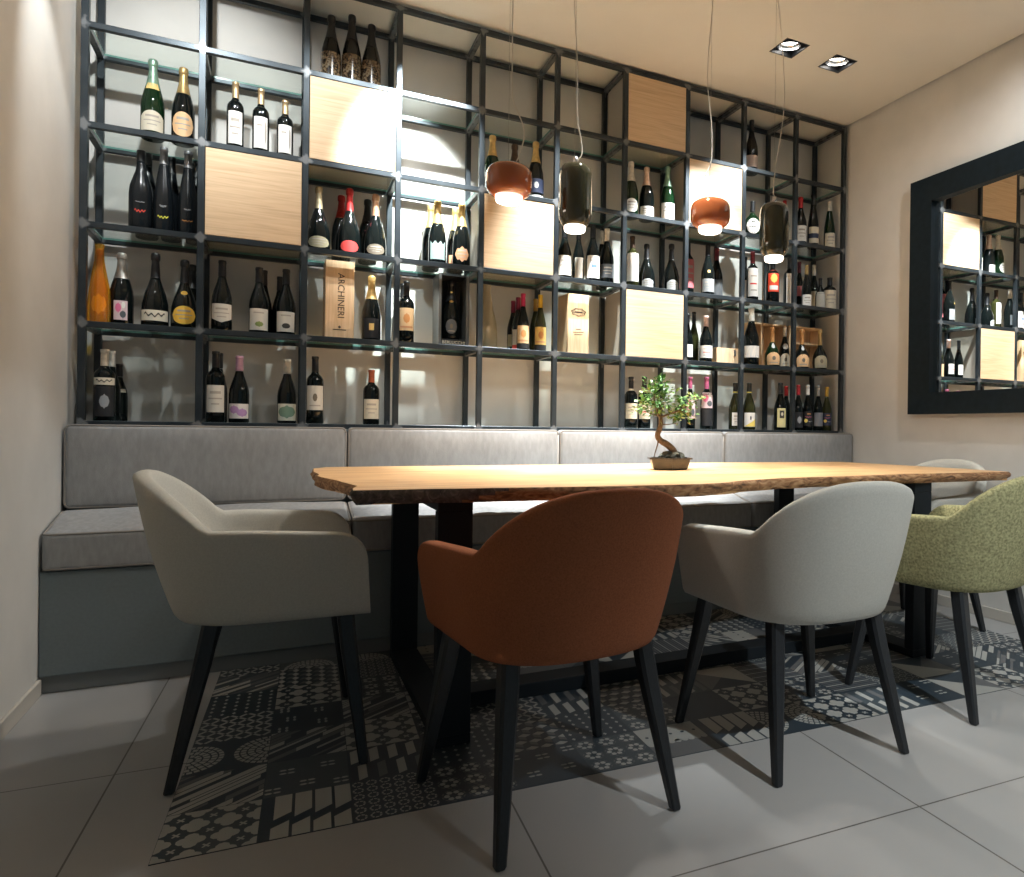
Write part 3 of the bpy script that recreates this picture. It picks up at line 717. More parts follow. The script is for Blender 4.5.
    (3, 3.0723, 3.4624, 0.2, 'slim', 'black', 'black', [('rect', 0.05, 0.55, 66, 'palelab', None)],
     'short dark bottle with pale grey label, third row, tenth column'),
    (3, 3.15, 3.4624, 0.2116, 'bigbord', 'black', 'black', [('rect', 0.05, 0.6, 70, 'cream', 'line')],
     'short broad bottle with wide cream label, third row, tenth column'),
    (4, -0.5653, 3.4872, 0.2956, 'champagne', 'black', 'greyfoil', [('rect', 0.07, 0.33, 32, 'pinkpic', 'pic')],
     'champagne bottle with grey foil and small pink and white picture label, fourth row, first column'),
    (4, -0.4502, 3.4773, 0.3078, 'prestige', 'black', 'black', [('rect', 0.08, 0.22, 66, 'cream', 'scrawl')],
     'stout black foil bottle with narrow cream band label, fourth row, first column'),
    (4, -0.3476, 3.4711, 0.2902, 'prestige', 'black', 'black', [('oval', 0.06, 0.32, 54, 'amberlab', 'line'), ('oval', 0.48, 0.54, 22, 'amberlab', None)],
     'stout black foil bottle with yellow oval label, fourth row, first column'),
    (4, -0.3318, 3.5854, 0.2965, 'champagne', 'black', 'black', [],
     'black foil bottle behind the yellow oval label one, fourth row, first column'),
    (4, -0.2129, 3.4686, 0.303, 'burgundy', 'black', 'black', [('ribbon', 0.12, 0.38, 66, 'ivorylab', 'line')],
     'dark wine bottle with cream label pointed at its foot, fourth row, second column'),
    (4, -0.074, 3.4661, 0.2884, 'burgundy', 'black', 'black', [('rect', 0.05, 0.37, 62, 'ivorylab', 'green')],
     'dark wine bottle with cream label and green leaf mark, fourth row, second column'),
    (4, -0.0553, 3.5811, 0.3013, 'slim', 'black', 'black', [],
     'dark wine bottle behind the green leaf label one, fourth row, second column'),
    (4, 0.0309, 3.4649, 0.2924, 'burgundy', 'black', 'black', [('rect', 0.05, 0.35, 62, 'ivorylab', 'black')],
     'dark wine bottle with cream label and black fruit mark, fourth row, second column'),
    (4, 0.0058, 3.5811, 0.2788, 'slim', 'black', 'black', [],
     'dark wine bottle behind the black fruit label one, fourth row, second column'),
    (4, 0.3857, 3.4686, 0.3041, 'champagne', 'black', 'gold', [('rect', 0.04, 0.34, 50, 'charlab', None), ('rect', 0.16, 0.26, 15, 'gold', None)],
     'champagne bottle with gold foil and small gold square, fourth row, third column'),
    (4, 0.5416, 3.4686, 0.2952, 'bordeaux', 'black', 'black', [('rect', 0.2, 0.56, 62, 'buff', 'tree')],
     'dark bottle with buff label and orange motif, fourth row, fourth column'),
    (4, 0.5422, 3.5861, 0.3044, 'slim', 'black', 'black', [],
     'dark bottle behind the buff labelled one by the post, fourth row, fourth column'),
    (4, 1.1064, 3.4402, 0.2887, 'slim', 'black', 'magenta', [('rect', 0.12, 0.43, 66, 'buff', 'tree'), ('rect', 0.03, 0.11, 66, 'charlab', None)],
     'magenta capsule wine bottle with buff label, front of three, fourth row, fifth column'),
    (4, 1.1053, 3.5193, 0.2821, 'slim', 'black', 'magenta2', [('rect', 0.12, 0.4, 66, 'ivorylab', None), ('rect', 0.05, 0.12, 66, 'redlab', None)],
     'magenta capsule wine bottle, middle of three in line, fourth row, fifth column'),
    (4, 1.1033, 3.599, 0.2763, 'slim', 'black', 'magenta2', [('rect', 0.12, 0.35, 66, 'khaki', None)],
     'magenta capsule wine bottle, rearmost of three in line, fourth row, fifth column'),
    (4, 1.2041, 3.4562, 0.2943, 'slim', 'olive', 'yellowfoil', [('rect', 0.12, 0.43, 66, 'honey', 'tree'), ('rect', 0.03, 0.11, 66, 'charlab', None)],
     'yellow capsule wine bottle with honey coloured label, fourth row, fifth column'),
    (4, 1.2132, 3.5613, 0.2913, 'slim', 'olive', 'ochre', [],
     'ochre capsule wine bottle behind the yellow capsule one, fourth row, fifth column'),
    (4, 2.1037, 3.481, 0.2773, 'slim', 'black', 'black', [('rect', 0.1, 0.36, 70, 'white', None)],
     'dark bottle with white label mostly behind the steel post, fourth row, eighth column'),
    (4, 2.1996, 3.5675, 0.3095, 'slim', 'olive', 'black', [],
     'slender olive bottle with black capsule, beside the oak cupboard, fourth row, eighth column'),
    (4, 2.2212, 3.4686, 0.274, 'burgundy', 'black', 'blushfoil', [('rect', 0.1, 0.36, 66, 'white', 'red')],
     'dark bottle with blush capsule and white label, beside the low crate, fourth row, eighth column'),
    (4, 2.5502, 3.4773, 0.3489, 'magnum', 'black', 'whitefoil', [('rect', 0.14, 0.34, 66, 'white', None)],
     'large dark bottle with white capsule and wide white label, fourth row, ninth column'),
    (4, 2.7003, 3.4649, 0.2467, 'squat', 'green', 'orangefoil', [('arch', 0.05, 0.36, 56, 'peach', 'seal'), ('oval', 0.46, 0.6, 25, 'silver', None)],
     'squat bottle with orange neck and peach arched label, left of post, fourth row, ninth column'),
    (4, 2.8201, 3.4958, 0.2567, 'slim', 'black', 'silverfoil', [('arch', 0.05, 0.36, 66, 'cream', 'seal'), ('oval', 0.46, 0.6, 40, 'silver', None)],
     'bottle with silver neck and cream arched label, fourth row, tenth column'),
    (4, 2.931, 3.4649, 0.2489, 'squat', 'black', 'orangefoil', [('arch', 0.05, 0.36, 54, 'peach', 'seal'), ('oval', 0.46, 0.58, 20, 'silver', None)],
     'squat bottle with orange neck and peach label, right of post, fourth row, tenth column'),
    (4, 3.0815, 3.4686, 0.2576, 'squat', 'black', 'goldcap', [('arch', 0.05, 0.36, 56, 'khakilab', 'seal')],
     'squat bottle with gold neck and khaki arched label, fourth row, tenth column'),
    (5, -0.6105, 3.4476, 0.2825, 'bordeaux', 'black', 'ivory', [('rect', 0.5, 0.6, 66, 'cream', 'scrawl'), ('rect', 0.06, 0.48, 60, 'charlab', 'ghost')],
     'black bottle with ivory capsule and cream strip label, bottom row, first column'),
    (5, -0.6016, 3.528, 0.2846, 'slim', 'black', 'whitefoil', [],
     'white capsule bottle just behind the cream strip one, bottom row, first column'),
    (5, -0.5879, 3.5984, 0.2378, 'slim', 'black', 'black', [('rect', 0.5, 0.56, 60, 'cream', None)],
     'short dark bottle at the back beside the white capsule, bottom row, first column'),
    (5, -0.2324, 3.4686, 0.3003, 'bordeaux', 'black', 'black', [('rect', 0.14, 0.52, 62, 'ivorylab', 'line')],
     'dark bottle with tall ivory label, leftmost of its cell, bottom row, second column'),
    (5, -0.2255, 3.5861, 0.3046, 'slim', 'black', 'black', [],
     'dark bottle behind the tall ivory label one, bottom row, second column'),
    (5, -0.145, 3.4686, 0.286, 'burgundy', 'black', 'pinkfoil', [('rect', 0.06, 0.28, 66, 'lilac', 'lilac')],
     'dark bottle with lilac pink capsule and lilac picture label, bottom row, second column'),
    (5, 0.039, 3.4686, 0.2822, 'burgundy', 'black', 'ivory', [('rect', 0.04, 0.3, 64, 'sage', 'sage')],
     'dark bottle with ivory capsule and sage green label, bottom row, second column'),
    (5, 0.1516, 3.4686, 0.3012, 'bordeaux', 'black', 'black', [('rect', 0.2, 0.56, 64, 'ivorylab', 'seal')],
     'dark bottle with ivory crest label beside the steel post, bottom row, third column'),
    (5, 0.3899, 3.4686, 0.2525, 'bordeaux', 'black', 'rust', [('rect', 0.1, 0.46, 62, 'cream', 'line')],
     'dark bottle with rust orange capsule and cream label, bottom row, third column'),
    (5, 1.7381, 3.4686, 0.2811, 'bordeaux', 'black', 'black', [('rect', 0.18, 0.48, 60, 'cream', 'line'), ('rect', 0.73, 0.77, 80, 'cream', None)],
     'dark bottle with cream label, left of the bonsai crown, bottom row, seventh column'),
    (5, 1.8209, 3.4686, 0.2848, 'bordeaux', 'black', 'black', [('rect', 0.18, 0.48, 60, 'cream', 'red'), ('rect', 0.73, 0.77, 80, 'cream', None)],
     'dark bottle with cream label, behind the bonsai leaves, bottom row, seventh column'),
    (5, 2.1187, 3.4686, 0.2983, 'slim', 'black', 'pinkfoil2', [('rect', 0.2, 0.6, 60, 'pinkpic', 'pic')],
     'pink capsule bottle half hidden by the post and bonsai, bottom row, eighth column'),
    (5, 2.2304, 3.4686, 0.3034, 'bordeaux', 'black', 'pinkfoil2', [('rect', 0.4, 0.7, 62, 'pinkpic', 'pic'), ('rect', 0.06, 0.38, 60, 'charlab', None)],
     'pink capsule bottle with pink picture label above black, bottom row, eighth column'),
    (5, 2.4338, 3.4686, 0.2768, 'burgundy', 'olive', 'blackgold', [('rect', 0.08, 0.36, 40, 'white', 'line')],
     'olive bottle with gold ringed black capsule, left of post, bottom row, ninth column'),
    (5, 2.5343, 3.4686, 0.281, 'burgundy', 'olive', 'blackgold', [('rect', 0.06, 0.36, 56, 'white', 'yellowcorner')],
     'olive bottle with white and yellow label, right of post, bottom row, ninth column'),
    (5, 2.7679, 3.4649, 0.2905, 'burgundy', 'black', 'black', [('rect', 0.06, 0.46, 42, 'lemon', 'square')],
     'dark bottle with lemon label and black square, bottom row, ninth column'),
    (5, 2.9006, 3.5737, 0.2825, 'slim', 'black', 'red', [],
     'red capsule bottle behind the lemon labelled one, bottom row, tenth column'),
    (5, 2.9116, 3.4686, 0.2841, 'slim', 'black', 'red2', [('rect', 0.06, 0.4, 60, 'charlab', 'ghost')],
     'dark bottle with red capsule, just right of post, bottom row, tenth column'),
    (5, 2.9872, 3.4686, 0.2871, 'slim', 'black', 'whitefoil', [('rect', 0.1, 0.42, 62, 'charlab', 'multi')],
     'dark bottle with white capsule and multicoloured label, bottom row, tenth column'),
    (5, 3.0722, 3.4686, 0.2842, 'slim', 'black', 'greyfoil', [('rect', 0.1, 0.4, 62, 'greylab2', None)],
     'dark bottle with grey capsule and plain grey label, bottom row, tenth column'),
    (5, 3.15, 3.4748, 0.2818, 'slim', 'olive', 'orangefoil2', [('rect', 0.12, 0.4, 60, 'navy', 'multi')],
     'olive bottle with orange capsule and navy label, bottom row, tenth column'),
]

for b_ in BOTTLES: bottle(*b_)

# bottles wrapped in cellophane
def wrapped(X, Y, z, H, wrap, label, glass, lab, foot):
    t = thing('wrapped_bottle', label, 'bottle', (X, Y, z), -math.atan2(X, Y)*0.6, 'bottles standing in the steel shelving')
    prof = PROF['champagne'][0]; R = .029
    bm = bmesh.new(); lathe(bm, [(a*H*.93+.004, R*b) for a, b in smooth_prof(prof)], 20); obj('body', bm, PAL[glass], t)
    bm = bmesh.new(); patch(bm, prof, R, H*.93, -55, 55, .12, .40, 'badge'); obj('paper_label', bm, PAL['p_'+lab], t)
    bm = bmesh.new(); n = 26; R0 = random.Random(5)
    cols = [(0, foot), (.02, foot), (.18, foot*.99), (.40, foot*.92), (.62, foot*.66), (.80, foot*.42), (.93, foot*.36), (1.0, foot*.40)]
    rings = [[bm.verts.new((r*(1+.05*math.sin(i*5+zf*7))*math.cos(2*PI*i/n), r*(1+.05*math.sin(i*5+zf*7))*math.sin(2*PI*i/n), zf*H)) for i in range(n)] for zf, r in cols]
    for a, b in zip(rings, rings[1:]):
        for i in range(n): bm.faces.new((a[i], a[(i+1) % n], b[(i+1) % n], b[i])).smooth = True
    obj('cellophane', bm, PAL[wrap], t)
PAL['g_amberglass'] = mat('amber_bottle', (0.45, 0.16, 0.01), 0.15)
wrapped(-0.633, 3.46, LZ(4)+.012, .315, 'amber', 'bottle wrapped in glowing amber cellophane against the wall end of the fourth row', 'g_amberglass', 'amberlab', .0385)
wrapped(0.936, 3.50, LZ(4)+.012, .325, 'goldwrap', 'bottle in crinkled clear gold cellophane, standing behind a steel post', 'g_olive', 'cream', .052)

# ------------------------------------------------------------------ wooden wine boxes on the shelves
def text_mesh(s, size, m, parent, name, loc, rot, extrude=0.0003):
    cu = bpy.data.curves.new(name, 'FONT'); cu.body = s; cu.size = size; cu.extrude = extrude; cu.align_x = 'CENTER'; cu.align_y = 'CENTER'; cu.resolution_u = 3
    o = bpy.data.objects.new(name+'_tmp', cu); COL.objects.link(o)
    dg = bpy.context.evaluated_depsgraph_get(); dg.update()
    me = bpy.data.meshes.new_from_object(o.evaluated_get(dg)); bpy.data.objects.remove(o, do_unlink=True)
    me.name = name; me.materials.clear()
    q = obj(name, me, m, parent); q.location = loc; q.rotation_euler = rot
    return q
INK = mat('burnt_ink', (0.055, 0.035, 0.025), 0.7)
def upright_box(x0, x1, y0, y1, z0, z1, label):
    t = thing('wooden_wine_box', label, 'wine box', ((x0+x1)/2, y0, z0), 0, 'upright wooden wine boxes')
    w, d, hh = (x1-x0)/2, y1-y0, z1-z0
    obj('box_body', BX(-w, w, .006, d, 0, hh, .001, 1), M['crate'], t)
    obj('sliding_lid', BX(-w+.002, w-.002, 0, .006, 0, hh-.001, .0008, 1), M['crate'], t)
    return t, w, hh
b1, w_, h_ = upright_box(.186, .308, 3.43, 3.58, LZ(4)+.012, 1.672, 'tall pine wine box printed with ARCHINERI down its front')
text_mesh('ARCHINERI', .040, INK, b1, 'lettering', (.004, -.0006, h_*.55), (PI/2, PI/2, 0))
bm = bmesh.new()
for q in (rrect(0, 0, .010, .010, .78), rrect(0, -.012, .055, .004, 0)):
    bm.faces.new([bm.verts.new((a, -.0007, .052+b)) for a, b in q])
obj('crest', bm, INK, b1)
b2, w2, h2 = upright_box(1.352, 1.474, 3.45, 3.60, LZ(4)+.012, 1.640, 'pine wine box printed with a dark oval emblem')
def emblem(parent, cx, cz, rx, rz):
    bm = bmesh.new(); n = 28
    def P(a, k): s = 1+.10*math.sin(a*7); return (cx+rx*k*s*math.cos(a), -.0007, cz+rz*k*s*math.sin(a))
    for k0, k1 in ((.86, 1.0), (.70, .76)):
        a0 = [bm.verts.new(P(2*PI*i/n, k0)) for i in range(n)]; a1 = [bm.verts.new(P(2*PI*i/n, k1)) for i in range(n)]
        for i in range(n): bm.faces.new((a0[i], a1[i], a1[(i+1) % n], a0[(i+1) % n]))
    bm.faces.new([bm.verts.new((cx+a, -.0008, cz+b)) for a, b in rrect(0, 0, rx*1.15, .007, 0)])
    for dz, l in ((-.090, .030), (-.105, .060), (-.118, .048)):
        bm.faces.new([bm.verts.new((cx+a, -.0008, cz+dz+b)) for a, b in rrect(0, 0, l, .0035, .06)])
    obj('emblem', bm, INK, parent)
emblem(b2, 0, h2*.70, .040, .020)
def gift_box():
    x0, x1, y0, z0, z1 = .685, .828, 3.43, LZ(4)+.012, 1.668
    t = thing('black_gift_box', 'tall black open gift box lettered BERLUCCHI on its foot', 'gift box', ((x0+x1)/2, y0, z0))
    w, hh, d = (x1-x0)/2, z1-z0, .15
    K = mat('black_card', (0.012, 0.014, 0.016), 0.5); G = mat('black_card_lit_side', (0.10, 0.105, 0.105), 0.35)  # side colour has the light on the black card painted in as grey
    obj('side', BX(-w, -w+.012, 0, d, 0, hh), G, t); obj('side', BX(w-.012, w, 0, d, 0, hh), G, t)
    obj('back', BX(-w+.012, w-.012, d-.01, d, 0, hh), K, t); obj('top', BX(-w+.012, w-.012, 0, d-.01, hh-.01, hh), K, t)
    f = obj('foot', BX(-w+.012, w-.012, 0, d-.01, 0, .032), K, t)
    text_mesh('BERLUCCHI', .021, PAL['p_cream'], t, 'lettering', (0, -.0008, .016), (PI/2, 0, 0))
    bottle(4, (x0+x1)/2, y0+.065, .295, 'champagne', 'black', 'black', [('oval', .10, .34, 40, 'slate', 'seal'), ('oval', .62, .66, 20, 'gold', None), ('oval', .78, .81, 20, 'gold', None)],
           'black champagne bottle with round grey seal inside the black gift box', z=z0+.0325)
gift_box()
def low_crate():
    x0, x1, y0 = 2.285, 2.445, 3.45
    t = thing('low_wooden_box', 'low pale wooden box with a metal clasp, beside the blush capsule bottle', 'wooden box', ((x0+x1)/2, y0, LZ(4)+.012))
    w, d, hh = (x1-x0)/2, .16, .095
    bm = bmesh.new(); box(bm, -w, w, 0, .008, 0, hh); box(bm, -w, w, d-.008, d, 0, hh); box(bm, -w, -w+.008, .008, d-.008, 0, hh); box(bm, w-.008, w, .008, d-.008, 0, hh); box(bm, -w+.008, w-.008, .008, d-.008, 0, .006)
    obj('box_body', bm, M['crate'], t)
    obj('clasp', BX(w-.040, w-.026, -.003, 0, .05, .085), M['chrome'], t)
low_crate()
def crate(x0, x1, y0, y1, z0, z1, label, divider):
    t = thing('wooden_crate', label, 'crate', ((x0+x1)/2, y0, z0), 0, 'open wooden crates on the fourth row')
    w, d, hh = (x1-x0)/2, y1-y0, z1-z0
    for s in (-1, 1): obj('side_panel', BX(min(s*w, s*(w-.009)), max(s*w, s*(w-.009)), 0, d, 0, hh), M['crate'], t)
    obj('top_panel', BX(-w+.009, w-.009, 0, d, hh-.009, hh), M['crate'], t); obj('bottom_panel', BX(-w+.009, w-.009, 0, d, 0, .008), M['crate'], t)
    obj('back_panel', BX(-w+.009, w-.009, d-.007, d, .008, hh-.009), M['crate'], t)
    if divider == 'shelf': obj('inner_shelf', BX(-w+.009, w-.009, .004, d-.007, hh*.60, hh*.60+.008), M['crate'], t)
    else:
        for x in (-.045, .045): obj('slat', BX(x-.004, x+.004, .01, d-.007, .008, hh-.009), M['crate'], t)
crate(2.585, 2.855, 3.53, 3.64, LZ(4)+.012, 1.600, 'open wooden crate with upright slats, behind the peach and cream label bottles', 'slats')
crate(2.885, 3.150, 3.53, 3.64, LZ(4)+.012, 1.600, 'open wooden crate with an inner shelf, behind the khaki label bottle', 'shelf')

# ------------------------------------------------------------------ banquette
def banquette():
    t = thing('banquette', 'long taupe built in bench base running the whole shelf wall', 'bench', (XL, 3.04, 0))
    L = XR-XL-.004
    obj('seat_box', BX(.002, L, 0, .325, .06, .418, .004), M['bench_panel'], t)
    obj('plinth', BX(.002, L, .012, .30, .0025, .0595), M['plinth'], t)
banquette()
struct('trim_2', BX(XL+.002, XR-.002, 3.366, 3.688, .0025, .910, .004), M['bench_panel'])
def rounded(bm, x0, x1, y0, y1, z0, z1, r, n=26, puff=0.0, axis=2, seed=0):
    """soft cushion block; bulges along +axis side"""
    R = random.Random(seed); ph = [R.uniform(0, 6) for _ in range(6)]
    c = Vector(((x0+x1)/2, (y0+y1)/2, (z0+z1)/2)); h = Vector(((x1-x0)/2, (y1-y0)/2, (z1-z0)/2)); grid = {}
    def V(p):
        k = tuple(round(v, 5) for v in p)
        if k in grid: return grid[k]
        q = Vector([max(-h[i]+r, min(h[i]-r, p[i])) for i in range(3)]); d = p-q
        e = q+(d.normalized()*r if d.length > 1e-6 else d)
        u, v = [e[i]/h[i] for i in range(3) if i != axis]
        if puff:
            b = max(0, 1-abs(u)**4)*max(0, 1-abs(v)**4); s = e[axis]/h[axis]
            e[axis] += puff*b*(s if (s > .3 if axis == 2 else s < -.3) else 0)*(1+.25*math.sin(e.x*14+ph[0])+.15*math.sin(e.x*37+ph[1]))
        grid[k] = bm.verts.new(c+e); return grid[k]
    def steps(i, m):
        a = h[i]; s = [-a, -a+r*.15, -a+r*.4, -a+r*.75, -a+r]; inner = [-a+r+(2*a-2*r)*k/m for k in range(1, m)]
        return s+inner+[-v for v in s[::-1]]
    S = [steps(0, n), steps(1, 6), steps(2, 6)]
    for ax in range(3):
        u, v = [i for i in range(3) if i != ax]
        for sg in (-1, 1):
            for a0, a1 in zip(S[u], S[u][1:]):
                for b0, b1 in zip(S[v], S[v][1:]):
                    q = []
                    for a, b in ((a0, b0), (a1, b0), (a1, b1), (a0, b1)):
                        p = Vector((0, 0, 0)); p[ax] = sg*h[ax]; p[u] = a; p[v] = b; q.append(V(p))
                    if (sg < 0) != (ax == 1): q.reverse()
                    try: bm.faces.new(q).smooth = True
                    except ValueError: pass
def rect_loop(x0, x1, a0, a1, fixed, ax, r=.02):
    pts = []
    for cx, ca, s0 in ((x1-r, a1-r, 0), (x0+r, a1-r, 1), (x0+r, a0+r, 2), (x1-r, a0+r, 3)):
        for k in range(5):
            th = s0*PI/2+k*PI/8
            x, a = cx+r*math.cos(th), ca+r*math.sin(th)
            pts.append((x, fixed, a) if ax == 1 else (x, a, fixed))
    pts.append(pts[0]); return pts
def slope(bm):
    for v in bm.verts:
        if v.co.z > .06: v.co.z += .050*sm(0, .26, v.co.y)
CUTS = [XL+.004, .275, 1.26, 2.249, XR-.004]
WH = ['against the left wall', 'second from the left wall', 'behind the bonsai', 'nearest the mirror wall']
for i in range(4):
    x0, x1 = CUTS[i]+.003, CUTS[i+1]-.003
    wh = ('at the window end wall', 'next to the end wall one', 'behind the bonsai', 'at the mirror wall')[i]
    wh = ('touching the plain wall end', 'between the plain end cushion and the bonsai', 'directly behind the bonsai', 'touching the mirror wall')[i]
    t = thing('seat_cushion', 'taupe bench seat cushion with dark piping, '+wh, 'cushion', ((x0+x1)/2, 3.03, .4195), 0, 'bench seat cushions')
    w = (x1-x0)/2; bm = bmesh.new(); rounded(bm, -w, w, 0, .272, 0, .132, .018, puff=.012, seed=i); slope(bm); obj('cushion_body', bm, M['fabric_grey'], t)
    bm = bmesh.new(); tube(bm, rect_loop(-w+.003, w-.003, .004, .268, .126, 2), .0042, 6); slope(bm); obj('piping', bm, M['piping'], t)
    bm = bmesh.new(); tube(bm, rect_loop(-w+.003, w-.003, .004, .268, .007, 2), .0042, 6); obj('piping', bm, M['piping'], t)
    t = thing('back_cushion', 'taupe bench back cushion with dark piping, '+wh, 'cushion', ((x0+x1)/2, 3.305, .6045), 0, 'bench back cushions')
    bm = bmesh.new(); rounded(bm, -w, w, 0, .058, 0, .318, .018, puff=.010, axis=1, seed=i+9); obj('cushion_body', bm, M['fabric_grey'], t)
    bm = bmesh.new(); tube(bm, rect_loop(-w+.003, w-.003, .004, .314, .005, 1), .0042, 6); obj('piping', bm, M['piping'], t)
    bm = bmesh.new(); tube(bm, rect_loop(-w+.003, w-.003, .004, .314, .053, 1), .0042, 6); obj('piping', bm, M['piping'], t)

# ------------------------------------------------------------------ table
TT, TB = 0.764, 0.725
def table():
    t = thing('dining_table', 'long live edge wooden slab table on black steel frames', 'table', (0, 0, 0))
    R = random.Random(3)
    ctrl = [(.182,1.985),(.28,1.976),(.375,1.967),(.46,1.952),(.55,1.944),(.70,1.925),(.85,1.905),(1.02,1.893),(1.195,1.889),(1.32,1.92),(1.42,1.975),(1.634,2.035),(1.95,2.058),(2.295,2.085),(2.65,2.08),(2.965,2.079),
            (2.966,2.3),(2.94,2.6),(2.905,2.85),(2.866,3.05),(2.5,3.09),(1.98,3.125),(1.4,3.11),(.9,3.12),(.4,3.135),(.18,3.13),(.130,3.04),(.126,2.85),(.132,2.66),(.122,2.60),(.150,2.45),(.170,2.36),(.186,2.249),(.205,2.13),(.187,2.05)]
    KT = .166/.170; ctrl = [(x*KT, y*KT) for x, y in ctrl]
    pts = []
    for a, b in zip(ctrl, ctrl[1:]+ctrl[:1]):
        n = max(1, int(math.dist(a, b)/.03))
        for k in range(n): pts.append((a[0]+(b[0]-a[0])*k/n, a[1]+(b[1]-a[1])*k/n))
    n = len(pts); cx, cy = 1.5, 2.5
    wob = [R.uniform(-1, 1) for _ in range(n)]
    wob = [(wob[i-2]+wob[i-1]*2+wob[i]*2+wob[(i+1) % n])/6 for i in range(n)]
    def off(i, d):
        a, b = pts[i-1], pts[(i+1) % n]; tx, ty = b[0]-a[0], b[1]-a[1]; l = math.hypot(tx, ty)
        return (pts[i][0]+ty/l*d, pts[i][1]-tx/l*d)
    bm = bmesh.new()
    top = [bm.verts.new((*off(i, .004*wob[i]), TT)) for i in range(n)]
    bot = [bm.verts.new((*off(i, -.014+.016*wob[i-3]), TB)) for i in range(n)]
    bm.faces.new(top); bm.faces.new(bot[::-1])
    for i in range(n): bm.faces.new((top[i], bot[i], bot[(i+1) % n], top[(i+1) % n]))
    bmesh.ops.triangulate(bm, faces=[f for f in bm.faces if len(f.verts) > 4]); bmesh.ops.recalc_face_normals(bm, faces=bm.faces)
    obj('tabletop', bm, M['slab'], t)
    bm = bmesh.new(); rows = []
    for z, d, k in ((TT-.0005, .0010, 0), (TT-.009, .006, 1), (TT-.020, .006, 4), (TT-.031, -.002, 7), (TB, -.012, 9)):
        rows.append([bm.verts.new((*off(i, d+.004*wob[i]*(1 if z > TB+.03 else 0)+.012*wob[(i-k) % n]*(0 if z > TT-.003 else 1)), z)) for i in range(n)])
    for ri, (a, b) in enumerate(zip(rows, rows[1:])):
        for i in range(n):
            f = bm.faces.new((a[i], b[i], b[(i+1) % n], a[(i+1) % n])); f.smooth = True
            x, y = pts[i]; f.material_index = 1 if (y < 2.05 and .17 < x < .50-.05*ri+.06) else 0
    bmesh.ops.recalc_face_normals(bm, faces=bm.faces)
    obj('live_edge', bm, None, t, mats=[M['bark'], M['sawcut']])
    Z0 = .0022
    for x0 in (.417, 2.345):
        x1 = x0+.100
        obj('leg', BX(x0, x1, 2.058, 2.103, .032, .685, .002, 1), M['table_steel'], t); obj('leg', BX(x0, x1, 2.935, 2.980, .032, .685, .002, 1), M['table_steel'], t)
        obj('floor_bar', BX(x0, x1, 2.058, 2.980, Z0, .032, .002, 1), M['table_steel'], t); obj('top_bar', BX(x0, x1, 2.058, 2.980, .685, TB+.001, .002, 1), M['table_steel'], t)
    obj('stretcher', BX(.517, 2.345, 2.32, 2.42, Z0, .050, .002, 1), M['table_steel'], t)
table()

# ------------------------------------------------------------------ armchairs
def plan(s, yf_adj=0.0):
    """U-shaped outline at fraction s of the shell's height: list of (x, y, q) with q = how far round the back"""
    a = .238+(.294-.238)*s; rear = -.240+(-.340+.240)*s; yf = .243-.028*s; y1 = -.03; n = 2.5
    P = []; NA = 12; NB = 36
    for k in range(NA):
        e = k/NA; e = e**1.7; P.append((a*(1+.030*(1-e)), yf+(y1-yf)*e, 0.0))
    for k in range(NB+1):
        th = PI*k/NB; c, sn = math.cos(th), math.sin(th)
        x = a*math.copysign(abs(c)**(2/n), c); q = sn**(2/n); P.append((x, y1+(rear-y1)*q, q))
    for k in range(NA-1, -1, -1):
        e = k/NA; e = e**1.7; P.append((-a*(1+.030*(1-e)), yf+(y1-yf)*e, 0.0))
    return P
ARM_Z, TOP_Z, SEAT_Z, BOT_Z = .640, .800, .470, .405
